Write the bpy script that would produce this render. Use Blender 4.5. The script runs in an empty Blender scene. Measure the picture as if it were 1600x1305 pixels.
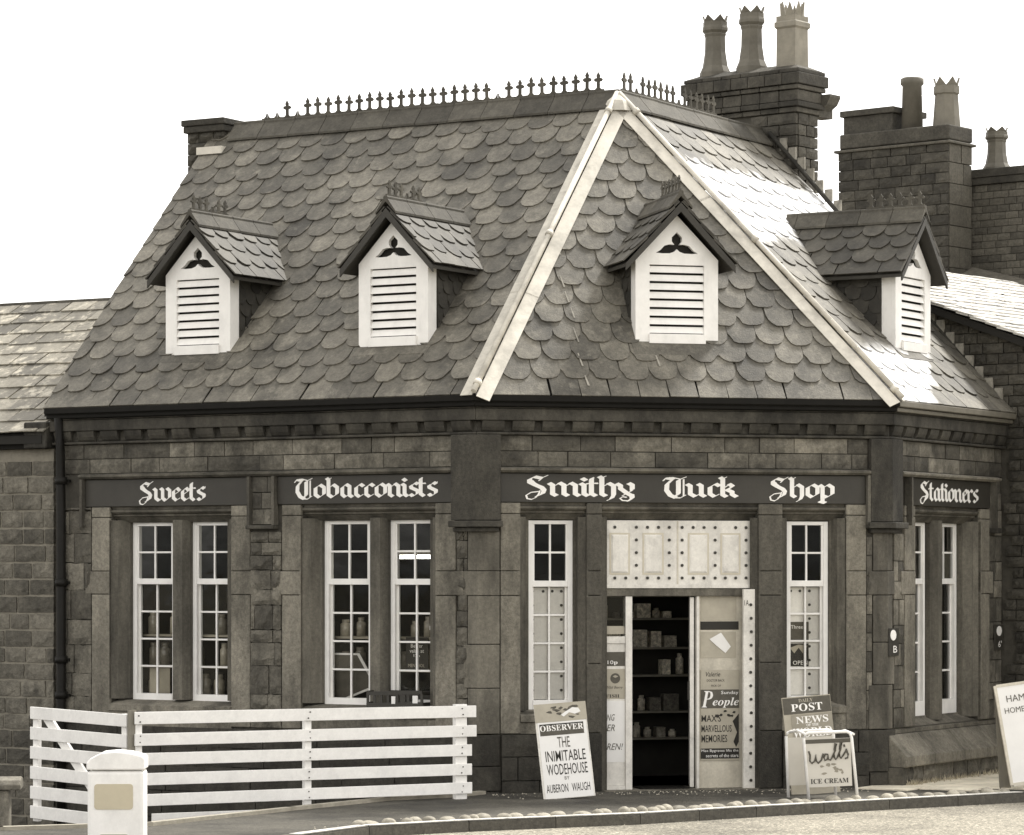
import bpy, bmesh, math, random
from mathutils import Vector, Matrix
R = math.radians
rnd = random.Random(7)
SC = bpy.context.scene
COL = SC.collection

# ------------------------------------------------------------------ camera
EYE = 2.30
cam = bpy.data.cameras.new('camera'); cam_o = bpy.data.objects.new('camera', cam); COL.objects.link(cam_o)
cam.sensor_width = 36; cam.lens = 5000 / 1600 * 36
cam.shift_y = (896.7 - 652.5) / 1600
cam.clip_end = 3000; cam.clip_start = .1
cam_o.location = (0, 0, EYE); cam_o.rotation_euler = (R(90), 0, 0)
SC.camera = cam_o

# ------------------------------------------------------------------ sky, sun, exposure
SUN_AZ, SUN_EL = R(40), R(50)          # azimuth from +Y towards +X
world = bpy.data.worlds.new('World'); SC.world = world; world.use_nodes = True
wn = world.node_tree; wn.nodes.clear()
sky = wn.nodes.new('ShaderNodeTexSky'); sky.sky_type = 'NISHITA'; sky.sun_disc = False
sky.sun_elevation = SUN_EL; sky.sun_rotation = SUN_AZ; sky.dust_density = 2; sky.air_density = 1.2
bw = wn.nodes.new('ShaderNodeRGBToBW')
tint = wn.nodes.new('ShaderNodeMixRGB'); tint.blend_type = 'MULTIPLY'; tint.inputs[0].default_value = 1
tint.inputs[2].default_value = (1, .980, .955, 1)
bg = wn.nodes.new('ShaderNodeBackground'); bg.inputs[1].default_value = .15
wo = wn.nodes.new('ShaderNodeOutputWorld')
even = wn.nodes.new('ShaderNodeMath'); even.operation = 'MINIMUM'; even.inputs[1].default_value = 3.0      # thin even cloud: no bright patch round the sun
wn.links.new(sky.outputs[0], bw.inputs[0]); wn.links.new(bw.outputs[0], even.inputs[0]); wn.links.new(even.outputs[0], tint.inputs[1])
wn.links.new(tint.outputs[0], bg.inputs[0]); wn.links.new(bg.outputs[0], wo.inputs[0])
sun = bpy.data.lights.new('sun', 'SUN'); sun.energy = 1.1; sun.angle = R(10); sun.color = (1, .965, .90)
sun_o = bpy.data.objects.new('sun', sun); COL.objects.link(sun_o)
sd = Vector((math.sin(SUN_AZ) * math.cos(SUN_EL), math.cos(SUN_AZ) * math.cos(SUN_EL), math.sin(SUN_EL)))
sun_o.rotation_euler = sd.to_track_quat('Z', 'Y').to_euler(); sun_o.location = (20, 60, 60)
SC.view_settings.view_transform = 'Standard'; SC.view_settings.look = 'None'
SC.view_settings.gamma = 1; SC.view_settings.use_curve_mapping = False
SC.view_settings.exposure = 2.3
SC.render.engine = 'CYCLES'
SC.cycles.max_bounces = 6; SC.cycles.caustics_reflective = False; SC.cycles.caustics_refractive = False

# ------------------------------------------------------------------ helpers
WM = {}                                  # world matrix of every object made here

def place(o, M, parent=None):
    COL.objects.link(o)
    WM[o.name] = M.copy()
    if parent is not None:
        o.parent = parent
        o.matrix_parent_inverse = WM[parent.name].inverted()
    o.matrix_basis = M
    return o

def tag(o, label=None, cat=None, group=None, kind=None):
    if label: o['label'] = label
    if cat: o['category'] = cat
    if group: o['group'] = group
    if kind: o['kind'] = kind
    return o

def empty(name, loc, label=None, cat=None, group=None, kind=None, parent=None):
    o = bpy.data.objects.new(name, None); o.empty_display_size = .2
    place(o, Matrix.Translation(Vector(loc)), parent)
    return tag(o, label, cat, group, kind)

class Fr:
    """a vertical face: origin on the ground, s along it, z up, n outwards"""
    def __init__(s, o, d, n=None):
        s.o = Vector((o[0], o[1])); s.d = Vector((d[0], d[1])).normalized()
        s.n = Vector((n[0], n[1])).normalized() if n else Vector((s.d.y, -s.d.x))
    def p(s, a, z, n=0.):
        q = s.o + s.d * a + s.n * n
        return Vector((q.x, q.y, z))
    def sub(s, a, n):
        q = s.p(a, 0, n)
        return Fr((q.x, q.y), s.d, s.n)
    def M(s, a, z, n, sx=1, sn=1, sz=1):
        """matrix with X along s, -Y outwards, Z up"""
        q = s.p(a, z, n)
        return Matrix(((s.d.x * sx, -s.n.x * sn, 0, q.x), (s.d.y * sx, -s.n.y * sn, 0, q.y), (0, 0, sz, q.z), (0, 0, 0, 1)))

class MB:
    def __init__(s): s.v = []; s.f = []; s.sm = []
    def add(s, vs, fs, smooth=False):
        b = len(s.v); s.v += [Vector(v) for v in vs]
        s.f += [tuple(b + i for i in f) for f in fs]; s.sm += [smooth] * len(fs); return s
    def hexa(s, c):   # 8 corners: bottom 4 then top 4
        return s.add(c, [(0, 3, 2, 1), (4, 5, 6, 7), (0, 1, 5, 4), (1, 2, 6, 5), (2, 3, 7, 6), (3, 0, 4, 7)])
    def box(s, fr, a0, a1, z0, z1, n0, n1):
        return s.hexa([fr.p(a0, z0, n1), fr.p(a1, z0, n1), fr.p(a1, z0, n0), fr.p(a0, z0, n0),
                       fr.p(a0, z1, n1), fr.p(a1, z1, n1), fr.p(a1, z1, n0), fr.p(a0, z1, n0)])
    def profile(s, fr, a0, a1, pts):   # extrude profile [(n,z)...] along s
        k = len(pts)
        vs = [fr.p(a0, z, n) for n, z in pts] + [fr.p(a1, z, n) for n, z in pts]
        fs = [(i, (i + 1) % k, k + (i + 1) % k, k + i) for i in range(k)]
        fs += [tuple(range(k))[::-1], tuple(range(k, 2 * k))]
        return s.add(vs, fs)
    def prism(s, fr, poly, n0, n1):    # polygon [(s,z)...] extruded between depths
        k = len(poly)
        vs = [fr.p(a, z, n1) for a, z in poly] + [fr.p(a, z, n0) for a, z in poly]
        fs = [tuple(range(k)), tuple(range(k, 2 * k))[::-1]] + [(i, k + i, k + (i + 1) % k, (i + 1) % k) for i in range(k)]
        return s.add(vs, fs)
    def plan(s, pts, z0, z1):          # plan polygon between heights
        k = len(pts)
        vs = [Vector((p[0], p[1], z0)) for p in pts] + [Vector((p[0], p[1], z1)) for p in pts]
        fs = [tuple(range(k))[::-1], tuple(range(k, 2 * k))] + [(i, (i + 1) % k, k + (i + 1) % k, k + i) for i in range(k)]
        return s.add(vs, fs)
    def tube(s, pts, r, seg=8, cap=True):
        pts = [Vector(p) for p in pts]; vs = []; fs = []
        for i, p in enumerate(pts):
            t = (pts[min(i + 1, len(pts) - 1)] - pts[max(i - 1, 0)]).normalized()
            u = t.cross(Vector((0, 0, 1)));
            if u.length < .05: u = t.cross(Vector((1, 0, 0)))
            u.normalize(); w = t.cross(u)
            rr = r[i] if isinstance(r, (list, tuple)) else r
            vs += [p + (u * math.cos(2 * math.pi * k / seg) + w * math.sin(2 * math.pi * k / seg)) * rr for k in range(seg)]
        for i in range(len(pts) - 1):
            for k in range(seg):
                fs.append((i * seg + k, i * seg + (k + 1) % seg, (i + 1) * seg + (k + 1) % seg, (i + 1) * seg + k))
        s.add(vs, fs, True)
        if cap:
            b = len(s.v) - len(vs)
            s.f += [tuple(b + k for k in range(seg))[::-1], tuple(b + (len(pts) - 1) * seg + k for k in range(seg))]; s.sm += [False, False]
        return s
    def lathe(s, c, prof, seg=16, sq=False):   # prof [(r,z)], centre c
        vs = []; fs = []
        for r, z in prof:
            for k in range(seg):
                a = 2 * math.pi * (k + (.5 if seg == 8 or seg == 4 else 0)) / seg
                vs.append(Vector((c[0] + r * math.cos(a), c[1] + r * math.sin(a), c[2] + z)))
        m = len(prof)
        for i in range(m - 1):
            for k in range(seg): fs.append((i * seg + k, i * seg + (k + 1) % seg, (i + 1) * seg + (k + 1) % seg, (i + 1) * seg + k))
        s.add(vs, fs, seg > 8)
        b = len(s.v) - len(vs); s.f += [tuple(b + k for k in range(seg))[::-1], tuple(b + (m - 1) * seg + k for k in range(seg))]; s.sm += [False, False]
        return s
    def mesh(s, name, M=None):
        me = bpy.data.meshes.new(name)
        vs = s.v
        if M is not None:
            I = M.inverted(); vs = [I @ v for v in vs]
        me.from_pydata([tuple(v) for v in vs], [], s.f)
        for p, sm in zip(me.polygons, s.sm): p.use_smooth = sm
        bm = bmesh.new(); bm.from_mesh(me); bmesh.ops.recalc_face_normals(bm, faces=bm.faces); bm.to_mesh(me); bm.free()
        me.update(); return me
    def build(s, name, mat, parent=None, bevel=0, label=None, cat=None, group=None, kind=None):
        mn = Vector([min(v[i] for v in s.v) for i in range(3)]); mx = Vector([max(v[i] for v in s.v) for i in range(3)])
        M = Matrix.Translation(Vector(((mn.x + mx.x) / 2, (mn.y + mx.y) / 2, mn.z)))
        me = s.mesh(name, M)
        me.materials.append(mat)
        o = bpy.data.objects.new(name, me); place(o, M, parent)
        if bevel:
            b = o.modifiers.new('bevel', 'BEVEL'); b.width = bevel; b.segments = 2; b.limit_method = 'ANGLE'; b.angle_limit = R(40)
        return tag(o, label, cat, group, kind)

def inst(name, me, M, parent, mat=None):
    o = bpy.data.objects.new(name, me); return place(o, M, parent)

def plate(name, fr, outer, holes, n0, n1, mat, parent):
    """flat plate with holes, (s,z) outlines, between depths n0 < n1"""
    bm = bmesh.new(); loops = []
    for lp in [outer] + holes:
        vs = [bm.verts.new(fr.p(a, z, n1)) for a, z in lp]; loops.append(vs)
        for i in range(len(vs)): bm.edges.new((vs[i], vs[(i + 1) % len(vs)]))
    bmesh.ops.triangle_fill(bm, use_beauty=True, edges=bm.edges[:])
    tri = [[v.index for v in f.verts] for f in (bm.verts.index_update() or bm.faces)]
    co = [v.co.copy() for v in bm.verts]; k = len(co)
    off = Vector((fr.n.x, fr.n.y, 0)) * (n0 - n1)
    vs = co + [c + off for c in co]
    fs = [tuple(t) for t in tri] + [tuple(i + k for i in t)[::-1] for t in tri]
    b = 0
    for lp in [outer] + holes:
        m = len(lp); fs += [(b + i, b + (i + 1) % m, k + b + (i + 1) % m, k + b + i) for i in range(m)]; b += m
    bm.free()
    mb = MB(); mb.add(vs, fs); return mb.build(name, mat, parent)

# ------------------------------------------------------------------ materials (sepia tones: this is a toned print)
def tone(v, w=1.): return (v, v * (1 - .080 * w), v * (1 - .260 * w), 1)

def mat(name, v, rough=.85, var=.18, scale=6, stretch=1., bump=.3, bscale=40, rand=.0, warm=1., spec=.35, dirt=None, dscale=2., dlo=.45, dhi=.75, metal=0, grain=.0, dark=None):
    m = bpy.data.materials.new(name); m.use_nodes = True; nt = m.node_tree; N = nt.nodes; L = nt.links
    b = N['Principled BSDF']; b.inputs['Roughness'].default_value = rough
    b.inputs['Specular IOR Level'].default_value = spec; b.inputs['Metallic'].default_value = metal
    g = N.new('ShaderNodeNewGeometry'); mp = N.new('ShaderNodeMapping'); mp.inputs['Scale'].default_value = (1, 1, stretch)
    L.new(g.outputs['Position'], mp.inputs['Vector'])
    n1 = N.new('ShaderNodeTexNoise'); n1.inputs['Scale'].default_value = scale; n1.inputs['Detail'].default_value = 6; n1.inputs['Roughness'].default_value = .65
    L.new(mp.outputs[0], n1.inputs['Vector'])
    # value = v * (1 + var*(noise-.5)*2) * (1 + rand*(random-.5)*2)
    mr = N.new('ShaderNodeMapRange'); mr.inputs[1].default_value = .25; mr.inputs[2].default_value = .75
    mr.inputs[3].default_value = 1 - var; mr.inputs[4].default_value = 1 + var
    L.new(n1.outputs['Fac'], mr.inputs[0]); val = mr.outputs[0]
    if rand:
        oi = N.new('ShaderNodeObjectInfo'); at = N.new('ShaderNodeAttribute'); at.attribute_name = 'shade'
        ad = N.new('ShaderNodeMath'); ad.operation = 'ADD'; L.new(oi.outputs['Random'], ad.inputs[0]); L.new(at.outputs['Fac'], ad.inputs[1])
        fr_ = N.new('ShaderNodeMath'); fr_.operation = 'FRACT'; L.new(ad.outputs[0], fr_.inputs[0])
        m2 = N.new('ShaderNodeMapRange'); m2.inputs[3].default_value = 1 - rand; m2.inputs[4].default_value = 1 + rand
        L.new(fr_.outputs[0], m2.inputs[0])
        mu = N.new('ShaderNodeMath'); mu.operation = 'MULTIPLY'; L.new(val, mu.inputs[0]); L.new(m2.outputs[0], mu.inputs[1]); val = mu.outputs[0]
    col = N.new('ShaderNodeMixRGB'); col.blend_type = 'MULTIPLY'; col.inputs[0].default_value = 1
    col.inputs[1].default_value = tone(v, warm); L.new(val, col.inputs[2]); out = col.outputs[0]
    if dirt is not None:
        n2 = N.new('ShaderNodeTexNoise'); n2.inputs['Scale'].default_value = dscale; n2.inputs['Detail'].default_value = 8; n2.inputs['Roughness'].default_value = .7
        mp2 = N.new('ShaderNodeMapping'); mp2.inputs['Scale'].default_value = (1, 1, stretch if stretch != 1 else .6); mp2.inputs['Location'].default_value = (3.1, 1.7, 9.2)
        L.new(g.outputs['Position'], mp2.inputs['Vector']); L.new(mp2.outputs[0], n2.inputs['Vector'])
        cr = N.new('ShaderNodeMapRange'); cr.inputs[1].default_value = dlo; cr.inputs[2].default_value = dhi
        L.new(n2.outputs['Fac'], cr.inputs[0])
        mx = N.new('ShaderNodeMixRGB'); L.new(cr.outputs[0], mx.inputs[0]); L.new(out, mx.inputs[1]); mx.inputs[2].default_value = tone(dirt, warm); out = mx.outputs[0]
    if grain:      # fine mineral speckle
        n4 = N.new('ShaderNodeTexNoise'); n4.inputs['Scale'].default_value = 26; n4.inputs['Detail'].default_value = 5; n4.inputs['Roughness'].default_value = .85
        L.new(g.outputs['Position'], n4.inputs['Vector'])
        r4 = N.new('ShaderNodeMapRange'); r4.inputs[1].default_value = .36; r4.inputs[2].default_value = .64; r4.inputs[3].default_value = 1 - grain; r4.inputs[4].default_value = 1 + grain
        L.new(n4.outputs['Fac'], r4.inputs[0])
        x4 = N.new('ShaderNodeMixRGB'); x4.blend_type = 'MULTIPLY'; x4.inputs[0].default_value = 1; L.new(out, x4.inputs[1]); L.new(r4.outputs[0], x4.inputs[2]); out = x4.outputs[0]
    if dark:       # broad weather stains (amount, scale, vertical stretch)
        n5 = N.new('ShaderNodeTexNoise'); n5.inputs['Scale'].default_value = dark[1]; n5.inputs['Detail'].default_value = 7; n5.inputs['Roughness'].default_value = .62
        m5 = N.new('ShaderNodeMapping'); m5.inputs['Scale'].default_value = (1, 1, dark[2]); m5.inputs['Location'].default_value = (7.7, 2.3, 1.1)
        L.new(g.outputs['Position'], m5.inputs['Vector']); L.new(m5.outputs[0], n5.inputs['Vector'])
        r5 = N.new('ShaderNodeMapRange'); r5.inputs[1].default_value = .47; r5.inputs[2].default_value = .66; r5.inputs[3].default_value = 1; r5.inputs[4].default_value = 1 - dark[0]
        L.new(n5.outputs['Fac'], r5.inputs[0])
        x5 = N.new('ShaderNodeMixRGB'); x5.blend_type = 'MULTIPLY'; x5.inputs[0].default_value = 1; L.new(out, x5.inputs[1]); L.new(r5.outputs[0], x5.inputs[2]); out = x5.outputs[0]
    L.new(out, b.inputs['Base Color'])
    if bump:
        n3 = N.new('ShaderNodeTexNoise'); n3.inputs['Scale'].default_value = bscale; n3.inputs['Detail'].default_value = 5
        L.new(g.outputs['Position'], n3.inputs['Vector'])
        bp = N.new('ShaderNodeBump'); bp.inputs['Strength'].default_value = bump; bp.inputs['Distance'].default_value = .01
        L.new(n3.outputs['Fac'], bp.inputs['Height']); L.new(bp.outputs[0], b.inputs['Normal'])
    return m

M_ashlar = mat('dressed_stone', .195, grain=.30, dark=(.5, 1.7, .45), var=.24, scale=5, stretch=.35, rand=.16, bump=.6, bscale=90, dirt=.050, dscale=2.2, dlo=.48, dhi=.78)
M_course = mat('coursed_stone', .135, grain=.28, dark=(.5, 2.2, .8), var=.35, scale=7, rand=.48, bump=.6, bscale=60, dirt=.03, dscale=3, dlo=.45, dhi=.75)
M_mullion = mat('mullion_stone', .145, grain=.22, dark=(.5, 1.8, .3), var=.25, scale=5, stretch=.2, rand=.12, bump=.5, bscale=90, dirt=.032, dscale=2.6, dlo=.42, dhi=.74)
M_pier = mat('dark_pier_stone', .080, grain=.3, dark=(.5, 1.8, .25), var=.3, scale=5, stretch=.25, rand=.15, bump=.6, bscale=90)
M_rubble = mat('rubble_stone', .130, grain=.28, dark=(.5, 1.3, .8), var=.35, scale=8, rand=.40, bump=.9, bscale=45, dirt=.04, dscale=4, dlo=.5, dhi=.8)
M_mortar = mat('mortar', .065, var=.3, scale=10, bump=.6)
M_pale_mortar = mat('pale_mortar', .21, var=.25, scale=10, bump=.6)
M_soot = mat('sooty_stone', .038, grain=.3, var=.45, scale=7, stretch=.4, rand=.25, bump=.7, bscale=60, dirt=.06, dscale=3, dlo=.58, dhi=.85)
M_frieze = mat('stained_stone', .072, grain=.25, dark=(.6, 2.0, .6), var=.35, scale=4, stretch=.5, rand=.2, bump=.5, bscale=70, dirt=.022, dscale=2, dlo=.42, dhi=.66)
M_slate = mat('roof_slate', .118, rough=.66, grain=.28, dark=(.50, 1.4, .8), var=.34, scale=7, rand=.32, bump=.4, bscale=60, dirt=.235, dscale=6, dlo=.55, dhi=.78, spec=.4)
M_lslate = mat('pale_slate', .175, grain=.2, rough=.6, var=.3, scale=7, rand=.45, bump=.5, bscale=60, dirt=.42, dscale=5, dlo=.52, dhi=.62, spec=.3)
M_whiteslate = mat('whitish_slate', .50, rough=.7, var=.15, scale=6, rand=.25, bump=.5, bscale=40, dirt=.10, dscale=6, dlo=.58, dhi=.66, warm=.4)  # whitish slates for the right neighbour's low roof
M_dslate = mat('dormer_slate', .068, rough=.66, grain=.16, dark=(.4, 2.5, 1), var=.3, scale=8, rand=.30, bump=.5, bscale=70, dirt=.16, dscale=6, dlo=.60, dhi=.85)
M_cheek = mat('cheek_slate', .035, rough=.7, var=.4, scale=9, rand=.45, bump=.5)  # darker than the roof slate: shade on the cheeks put into the colour
M_ridge = mat('ridge_clay', .075, grain=.2,  rough=.8, var=.35, scale=6, rand=.28, bump=.5, dirt=.05, dscale=4, dlo=.5, dhi=.75)
M_crest = mat('cresting_clay', .075, rough=.85, var=.3, scale=20, rand=.25)
M_under = mat('roof_underlay', .015, bump=0)
M_lead = mat('white_lead', .58, rough=.6, dark=(.3, 2.5, 1), var=.14, scale=6, warm=.7, bump=.25, bscale=25, dirt=.40, dscale=4, dlo=.55, dhi=.9)
M_flashing = mat('dull_lead', .28, rough=.7, var=.35, scale=12, warm=.8, bump=.2, dirt=.15, dscale=12, dlo=.5, dhi=.7)
M_greylead = mat('grey_lead', .46, rough=.65, var=.2, scale=8, warm=.7, bump=.3, bscale=25, dirt=.25, dscale=5, dlo=.5, dhi=.8)
M_white = mat('white_paint', .80, rough=.55, dark=(.09, 3.5, 1), grain=.05, var=.05, scale=8, warm=.25, bump=.12, bscale=60, dirt=.55, dscale=5, dlo=.62, dhi=.95)
M_dwhite = mat('dormer_paint', .80, rough=.5, dark=(.10, 5, .5), var=.05, scale=9, warm=.25, bump=.1, bscale=60)
M_cream = mat('cream_paint', .55, dark=(.25, 4, .6), grain=.08, rough=.55, var=.10, scale=6, warm=.9, bump=.15, dirt=.33, dscale=5, dlo=.55, dhi=.9)
M_old_white = mat('worn_white_paint', .68, dark=(.2, 4, .6), grain=.08, rough=.6, var=.10, scale=7, warm=.45, bump=.2, dirt=.38, dscale=7, dlo=.55, dhi=.85)
M_bark = mat('dark_paint', .035, rough=.6, var=.2)
M_gutter = mat('gutter_iron', .008, rough=.7, spec=.15, var=.3, scale=9, bump=.2)
M_grey_gutter = mat('grey_gutter', .15, rough=.5, var=.2, scale=9, stretch=1, bump=.2)  # paler gutter colour, side-street face only
M_pipe = mat('pipe_iron', .010, rough=.55, spec=.2, var=.3, bump=.2)
M_board = mat('sign_board_paint', .034, rough=.55, var=.12, scale=5, bump=.15, dirt=.05, dscale=1.2, dlo=.5, dhi=.8)
M_letter = mat('letter_paint', .80, rough=.55, var=.05, warm=.25, bump=0)
M_ink = mat('dark_ink', .025, rough=.7, var=.15, scale=15, bump=0)
M_paper = mat('paper', .74, rough=.8, var=.05, scale=4, warm=.2, bump=.15, bscale=12)
M_dpaper = mat('grey_print', .09, rough=.8, var=.2, scale=14, bump=0)
M_mpaper = mat('aged_paper', .38, rough=.8, var=.14, scale=7, bump=.1)
M_tar = mat('pavement_tarmac', .078, grain=.5, dark=(.55, 1.1, 1), rough=.85, var=.3, scale=3, bump=.8, bscale=60, dirt=.04, dscale=1.5)
M_flag = mat('flagstone', .80, grain=.12, dark=(.25, 2.5, 1), rough=.8, var=.15, scale=4, rand=.1, bump=.3, bscale=30)
M_road = mat('road_chippings', .20, dark=(.5, .55, 1), grain=.4, rough=.8, var=.35, scale=9, bump=1., bscale=55, dirt=.55, dscale=38, dlo=.50, dhi=.62, spec=.3)
M_kerb = mat('kerb_granite', .075, grain=.3, rough=.7, var=.25, scale=12, rand=.12, bump=.5)
M_cobble = mat('cobble_stone', .26, grain=.2, rough=.7, var=.35, scale=12, rand=.3, bump=.5, bscale=40)
M_yard = mat('yard_ground', .016, var=.4, scale=3, bump=.8)
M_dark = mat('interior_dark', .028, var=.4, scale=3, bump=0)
M_shelf = mat('shelf_wood', .22, rough=.6, var=.2, bump=0)
M_goods = mat('packets', .38, rough=.6, grain=.5, var=.5, scale=24, rand=.75, bump=0)
M_jar = mat('jar_glass', .30, rough=.25, var=.3, scale=20, rand=.6, bump=0, spec=.6)
M_crate = mat('crate_plastic', .035, rough=.5, var=.2, bump=0)
M_pot = mat('chimney_pot_clay', .14, rough=.7, var=.25, scale=5, rand=.2, bump=.3)
M_palepot = mat('pale_pot_clay', .22, rough=.7, var=.25, scale=6, bump=.3)
M_brick = mat('sooty_brick', .060, grain=.3, dark=(.4, 2, 1),  var=.3, scale=8, rand=.35, bump=.8, bscale=50, dirt=.085, dscale=3, dlo=.55, dhi=.8)
M_farbrick = mat('far_brick', .085, grain=.3,  var=.25, scale=6, rand=.30, bump=.6, bscale=40)
M_weed = mat('weeds_leaf', .42, rough=.8, var=.4, scale=20, bump=0, warm=1.3)
M_bollard = mat('bollard_white', .82, rough=.35, dark=(.12, 4, .5), grain=.03, dirt=.55, dscale=7, dlo=.66, dhi=.9, var=.03, warm=.2, bump=0)
M_bpanel = mat('bollard_panel', .50, rough=.5, var=.05, scale=12, warm=1.3, bump=0)
M_wood = mat('bare_wood', .20, rough=.7, var=.25, scale=10, stretch=.2, bump=.3)
M_hidden = mat('bolt_heads', .035, rough=.5, bump=0)
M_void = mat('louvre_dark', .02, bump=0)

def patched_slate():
    """slate of the side slope whitened in two irregular patches"""
    m = mat('white_patched_slate', .118, rough=.66, grain=.28, dark=(.50, 1.4, .8), var=.34, scale=7, rand=.32, bump=.4, bscale=60, dirt=.235, dscale=6, dlo=.55, dhi=.78, spec=.4)
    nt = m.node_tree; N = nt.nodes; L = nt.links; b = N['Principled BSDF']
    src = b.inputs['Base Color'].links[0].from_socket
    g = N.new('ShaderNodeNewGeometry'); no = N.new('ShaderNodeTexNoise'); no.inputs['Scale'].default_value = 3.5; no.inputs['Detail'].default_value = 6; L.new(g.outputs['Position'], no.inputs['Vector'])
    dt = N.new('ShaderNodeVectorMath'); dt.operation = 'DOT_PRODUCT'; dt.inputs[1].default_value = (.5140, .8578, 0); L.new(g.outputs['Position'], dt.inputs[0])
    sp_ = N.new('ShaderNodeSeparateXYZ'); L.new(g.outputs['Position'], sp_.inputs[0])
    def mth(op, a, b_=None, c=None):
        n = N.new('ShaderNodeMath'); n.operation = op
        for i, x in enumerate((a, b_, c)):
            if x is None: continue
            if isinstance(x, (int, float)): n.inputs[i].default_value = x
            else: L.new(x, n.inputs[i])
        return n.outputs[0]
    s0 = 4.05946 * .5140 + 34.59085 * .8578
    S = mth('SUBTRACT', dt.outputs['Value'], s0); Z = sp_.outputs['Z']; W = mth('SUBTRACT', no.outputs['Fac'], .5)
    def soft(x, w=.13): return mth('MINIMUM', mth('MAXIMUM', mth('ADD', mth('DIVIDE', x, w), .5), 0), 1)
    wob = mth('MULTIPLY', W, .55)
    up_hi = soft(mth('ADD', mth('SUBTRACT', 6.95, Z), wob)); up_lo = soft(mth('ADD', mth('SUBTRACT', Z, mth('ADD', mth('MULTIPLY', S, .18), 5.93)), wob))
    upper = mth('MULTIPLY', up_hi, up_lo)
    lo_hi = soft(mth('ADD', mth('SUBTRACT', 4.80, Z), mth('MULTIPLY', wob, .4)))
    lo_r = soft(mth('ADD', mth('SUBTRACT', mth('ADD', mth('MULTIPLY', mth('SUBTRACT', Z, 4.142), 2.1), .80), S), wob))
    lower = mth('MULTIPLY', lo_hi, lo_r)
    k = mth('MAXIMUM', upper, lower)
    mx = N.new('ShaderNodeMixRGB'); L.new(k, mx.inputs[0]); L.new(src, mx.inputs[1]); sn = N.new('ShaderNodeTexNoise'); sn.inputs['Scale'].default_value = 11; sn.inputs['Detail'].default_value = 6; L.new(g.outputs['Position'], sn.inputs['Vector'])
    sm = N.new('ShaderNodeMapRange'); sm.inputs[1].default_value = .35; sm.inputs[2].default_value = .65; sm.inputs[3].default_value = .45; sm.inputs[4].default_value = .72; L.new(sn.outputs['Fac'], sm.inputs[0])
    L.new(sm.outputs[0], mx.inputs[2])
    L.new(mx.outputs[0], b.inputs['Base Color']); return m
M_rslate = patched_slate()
def glass_mat():
    m = bpy.data.materials.new('window_glass'); m.use_nodes = True; nt = m.node_tree; nt.nodes.clear()
    o = nt.nodes.new('ShaderNodeOutputMaterial'); mx = nt.nodes.new('ShaderNodeMixShader'); t = nt.nodes.new('ShaderNodeBsdfTransparent')
    g = nt.nodes.new('ShaderNodeBsdfGlossy'); g.inputs['Roughness'].default_value = .03
    fz = nt.nodes.new('ShaderNodeFresnel'); fz.inputs[0].default_value = 1.45
    no = nt.nodes.new('ShaderNodeTexNoise'); no.inputs['Scale'].default_value = 3; bp = nt.nodes.new('ShaderNodeBump'); bp.inputs['Strength'].default_value = .12; bp.inputs['Distance'].default_value = .02
    ge = nt.nodes.new('ShaderNodeNewGeometry'); nt.links.new(ge.outputs['Position'], no.inputs['Vector']); nt.links.new(no.outputs[0], bp.inputs['Height'])
    nt.links.new(bp.outputs[0], g.inputs['Normal'])
    t.inputs[0].default_value = (.95, .945, .92, 1); g.inputs['Color'].default_value = (.38, .38, .36, 1)
    nt.links.new(fz.outputs[0], mx.inputs[0]); nt.links.new(t.outputs[0], mx.inputs[1]); nt.links.new(g.outputs[0], mx.inputs[2]); nt.links.new(mx.outputs[0], o.inputs[0])
    return m
M_glass = glass_mat()
def lamp_mat():
    m = bpy.data.materials.new('tube_light'); m.use_nodes = True; b = m.node_tree.nodes['Principled BSDF']
    b.inputs['Emission Color'].default_value = (1, .97, .9, 1); b.inputs['Emission Strength'].default_value = 3; return m
M_tube = lamp_mat()

# unit pieces shared by many objects (x width, y depth with the face at -.5, z height)
def rough_block(seed, nx=4, nz=3, relief=.5, soft=.06):
    r = random.Random(seed); mb = MB(); vs = []; fs = []
    g = {}
    for i in range(nx + 1):
        for j in range(nz + 1):
            x = -.5 + i / nx; z = -.5 + j / nz
            e = (i in (0, nx)) or (j in (0, nz))
            if not e: x += r.uniform(-.3, .3) / nx; z += r.uniform(-.3, .3) / nz
            elif relief > .2: 
                x += r.uniform(-.012, .012); z += r.uniform(-.03, .03)
            y = -.5 + (soft if e else 0) - (0 if e else r.uniform(-.1, 1) * relief * .45)
            g[i, j] = len(vs); vs.append((x, y, z))
    for i in range(nx):
        for j in range(nz): fs.append((g[i, j], g[i + 1, j], g[i + 1, j + 1], g[i, j + 1]))
    ring = [g[i, 0] for i in range(nx + 1)] + [g[nx, j] for j in range(1, nz + 1)] + [g[i, nz] for i in range(nx - 1, -1, -1)] + [g[0, j] for j in range(nz - 1, 0, -1)]
    b = len(vs)
    for k in ring: vs.append((vs[k][0], .5, vs[k][2]))
    m = len(ring)
    for k in range(m): fs.append((ring[k], b + k, b + (k + 1) % m, ring[(k + 1) % m]))
    fs.append(tuple(b + k for k in range(m)))
    mb.add(vs, fs); return mb
ROUGH = [rough_block(i) for i in range(8)]
FLAT = [rough_block(20 + i, 3, 2, .06, .10) for i in range(6)]
_cache = {}
def unit_mesh(kind, i, m):
    k = (kind, i, m.name)
    if k not in _cache:
        me = (ROUGH if kind == 'rough' else FLAT)[i].mesh('stone'); me.materials.append(m); _cache[k] = me
    return _cache[k]

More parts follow.
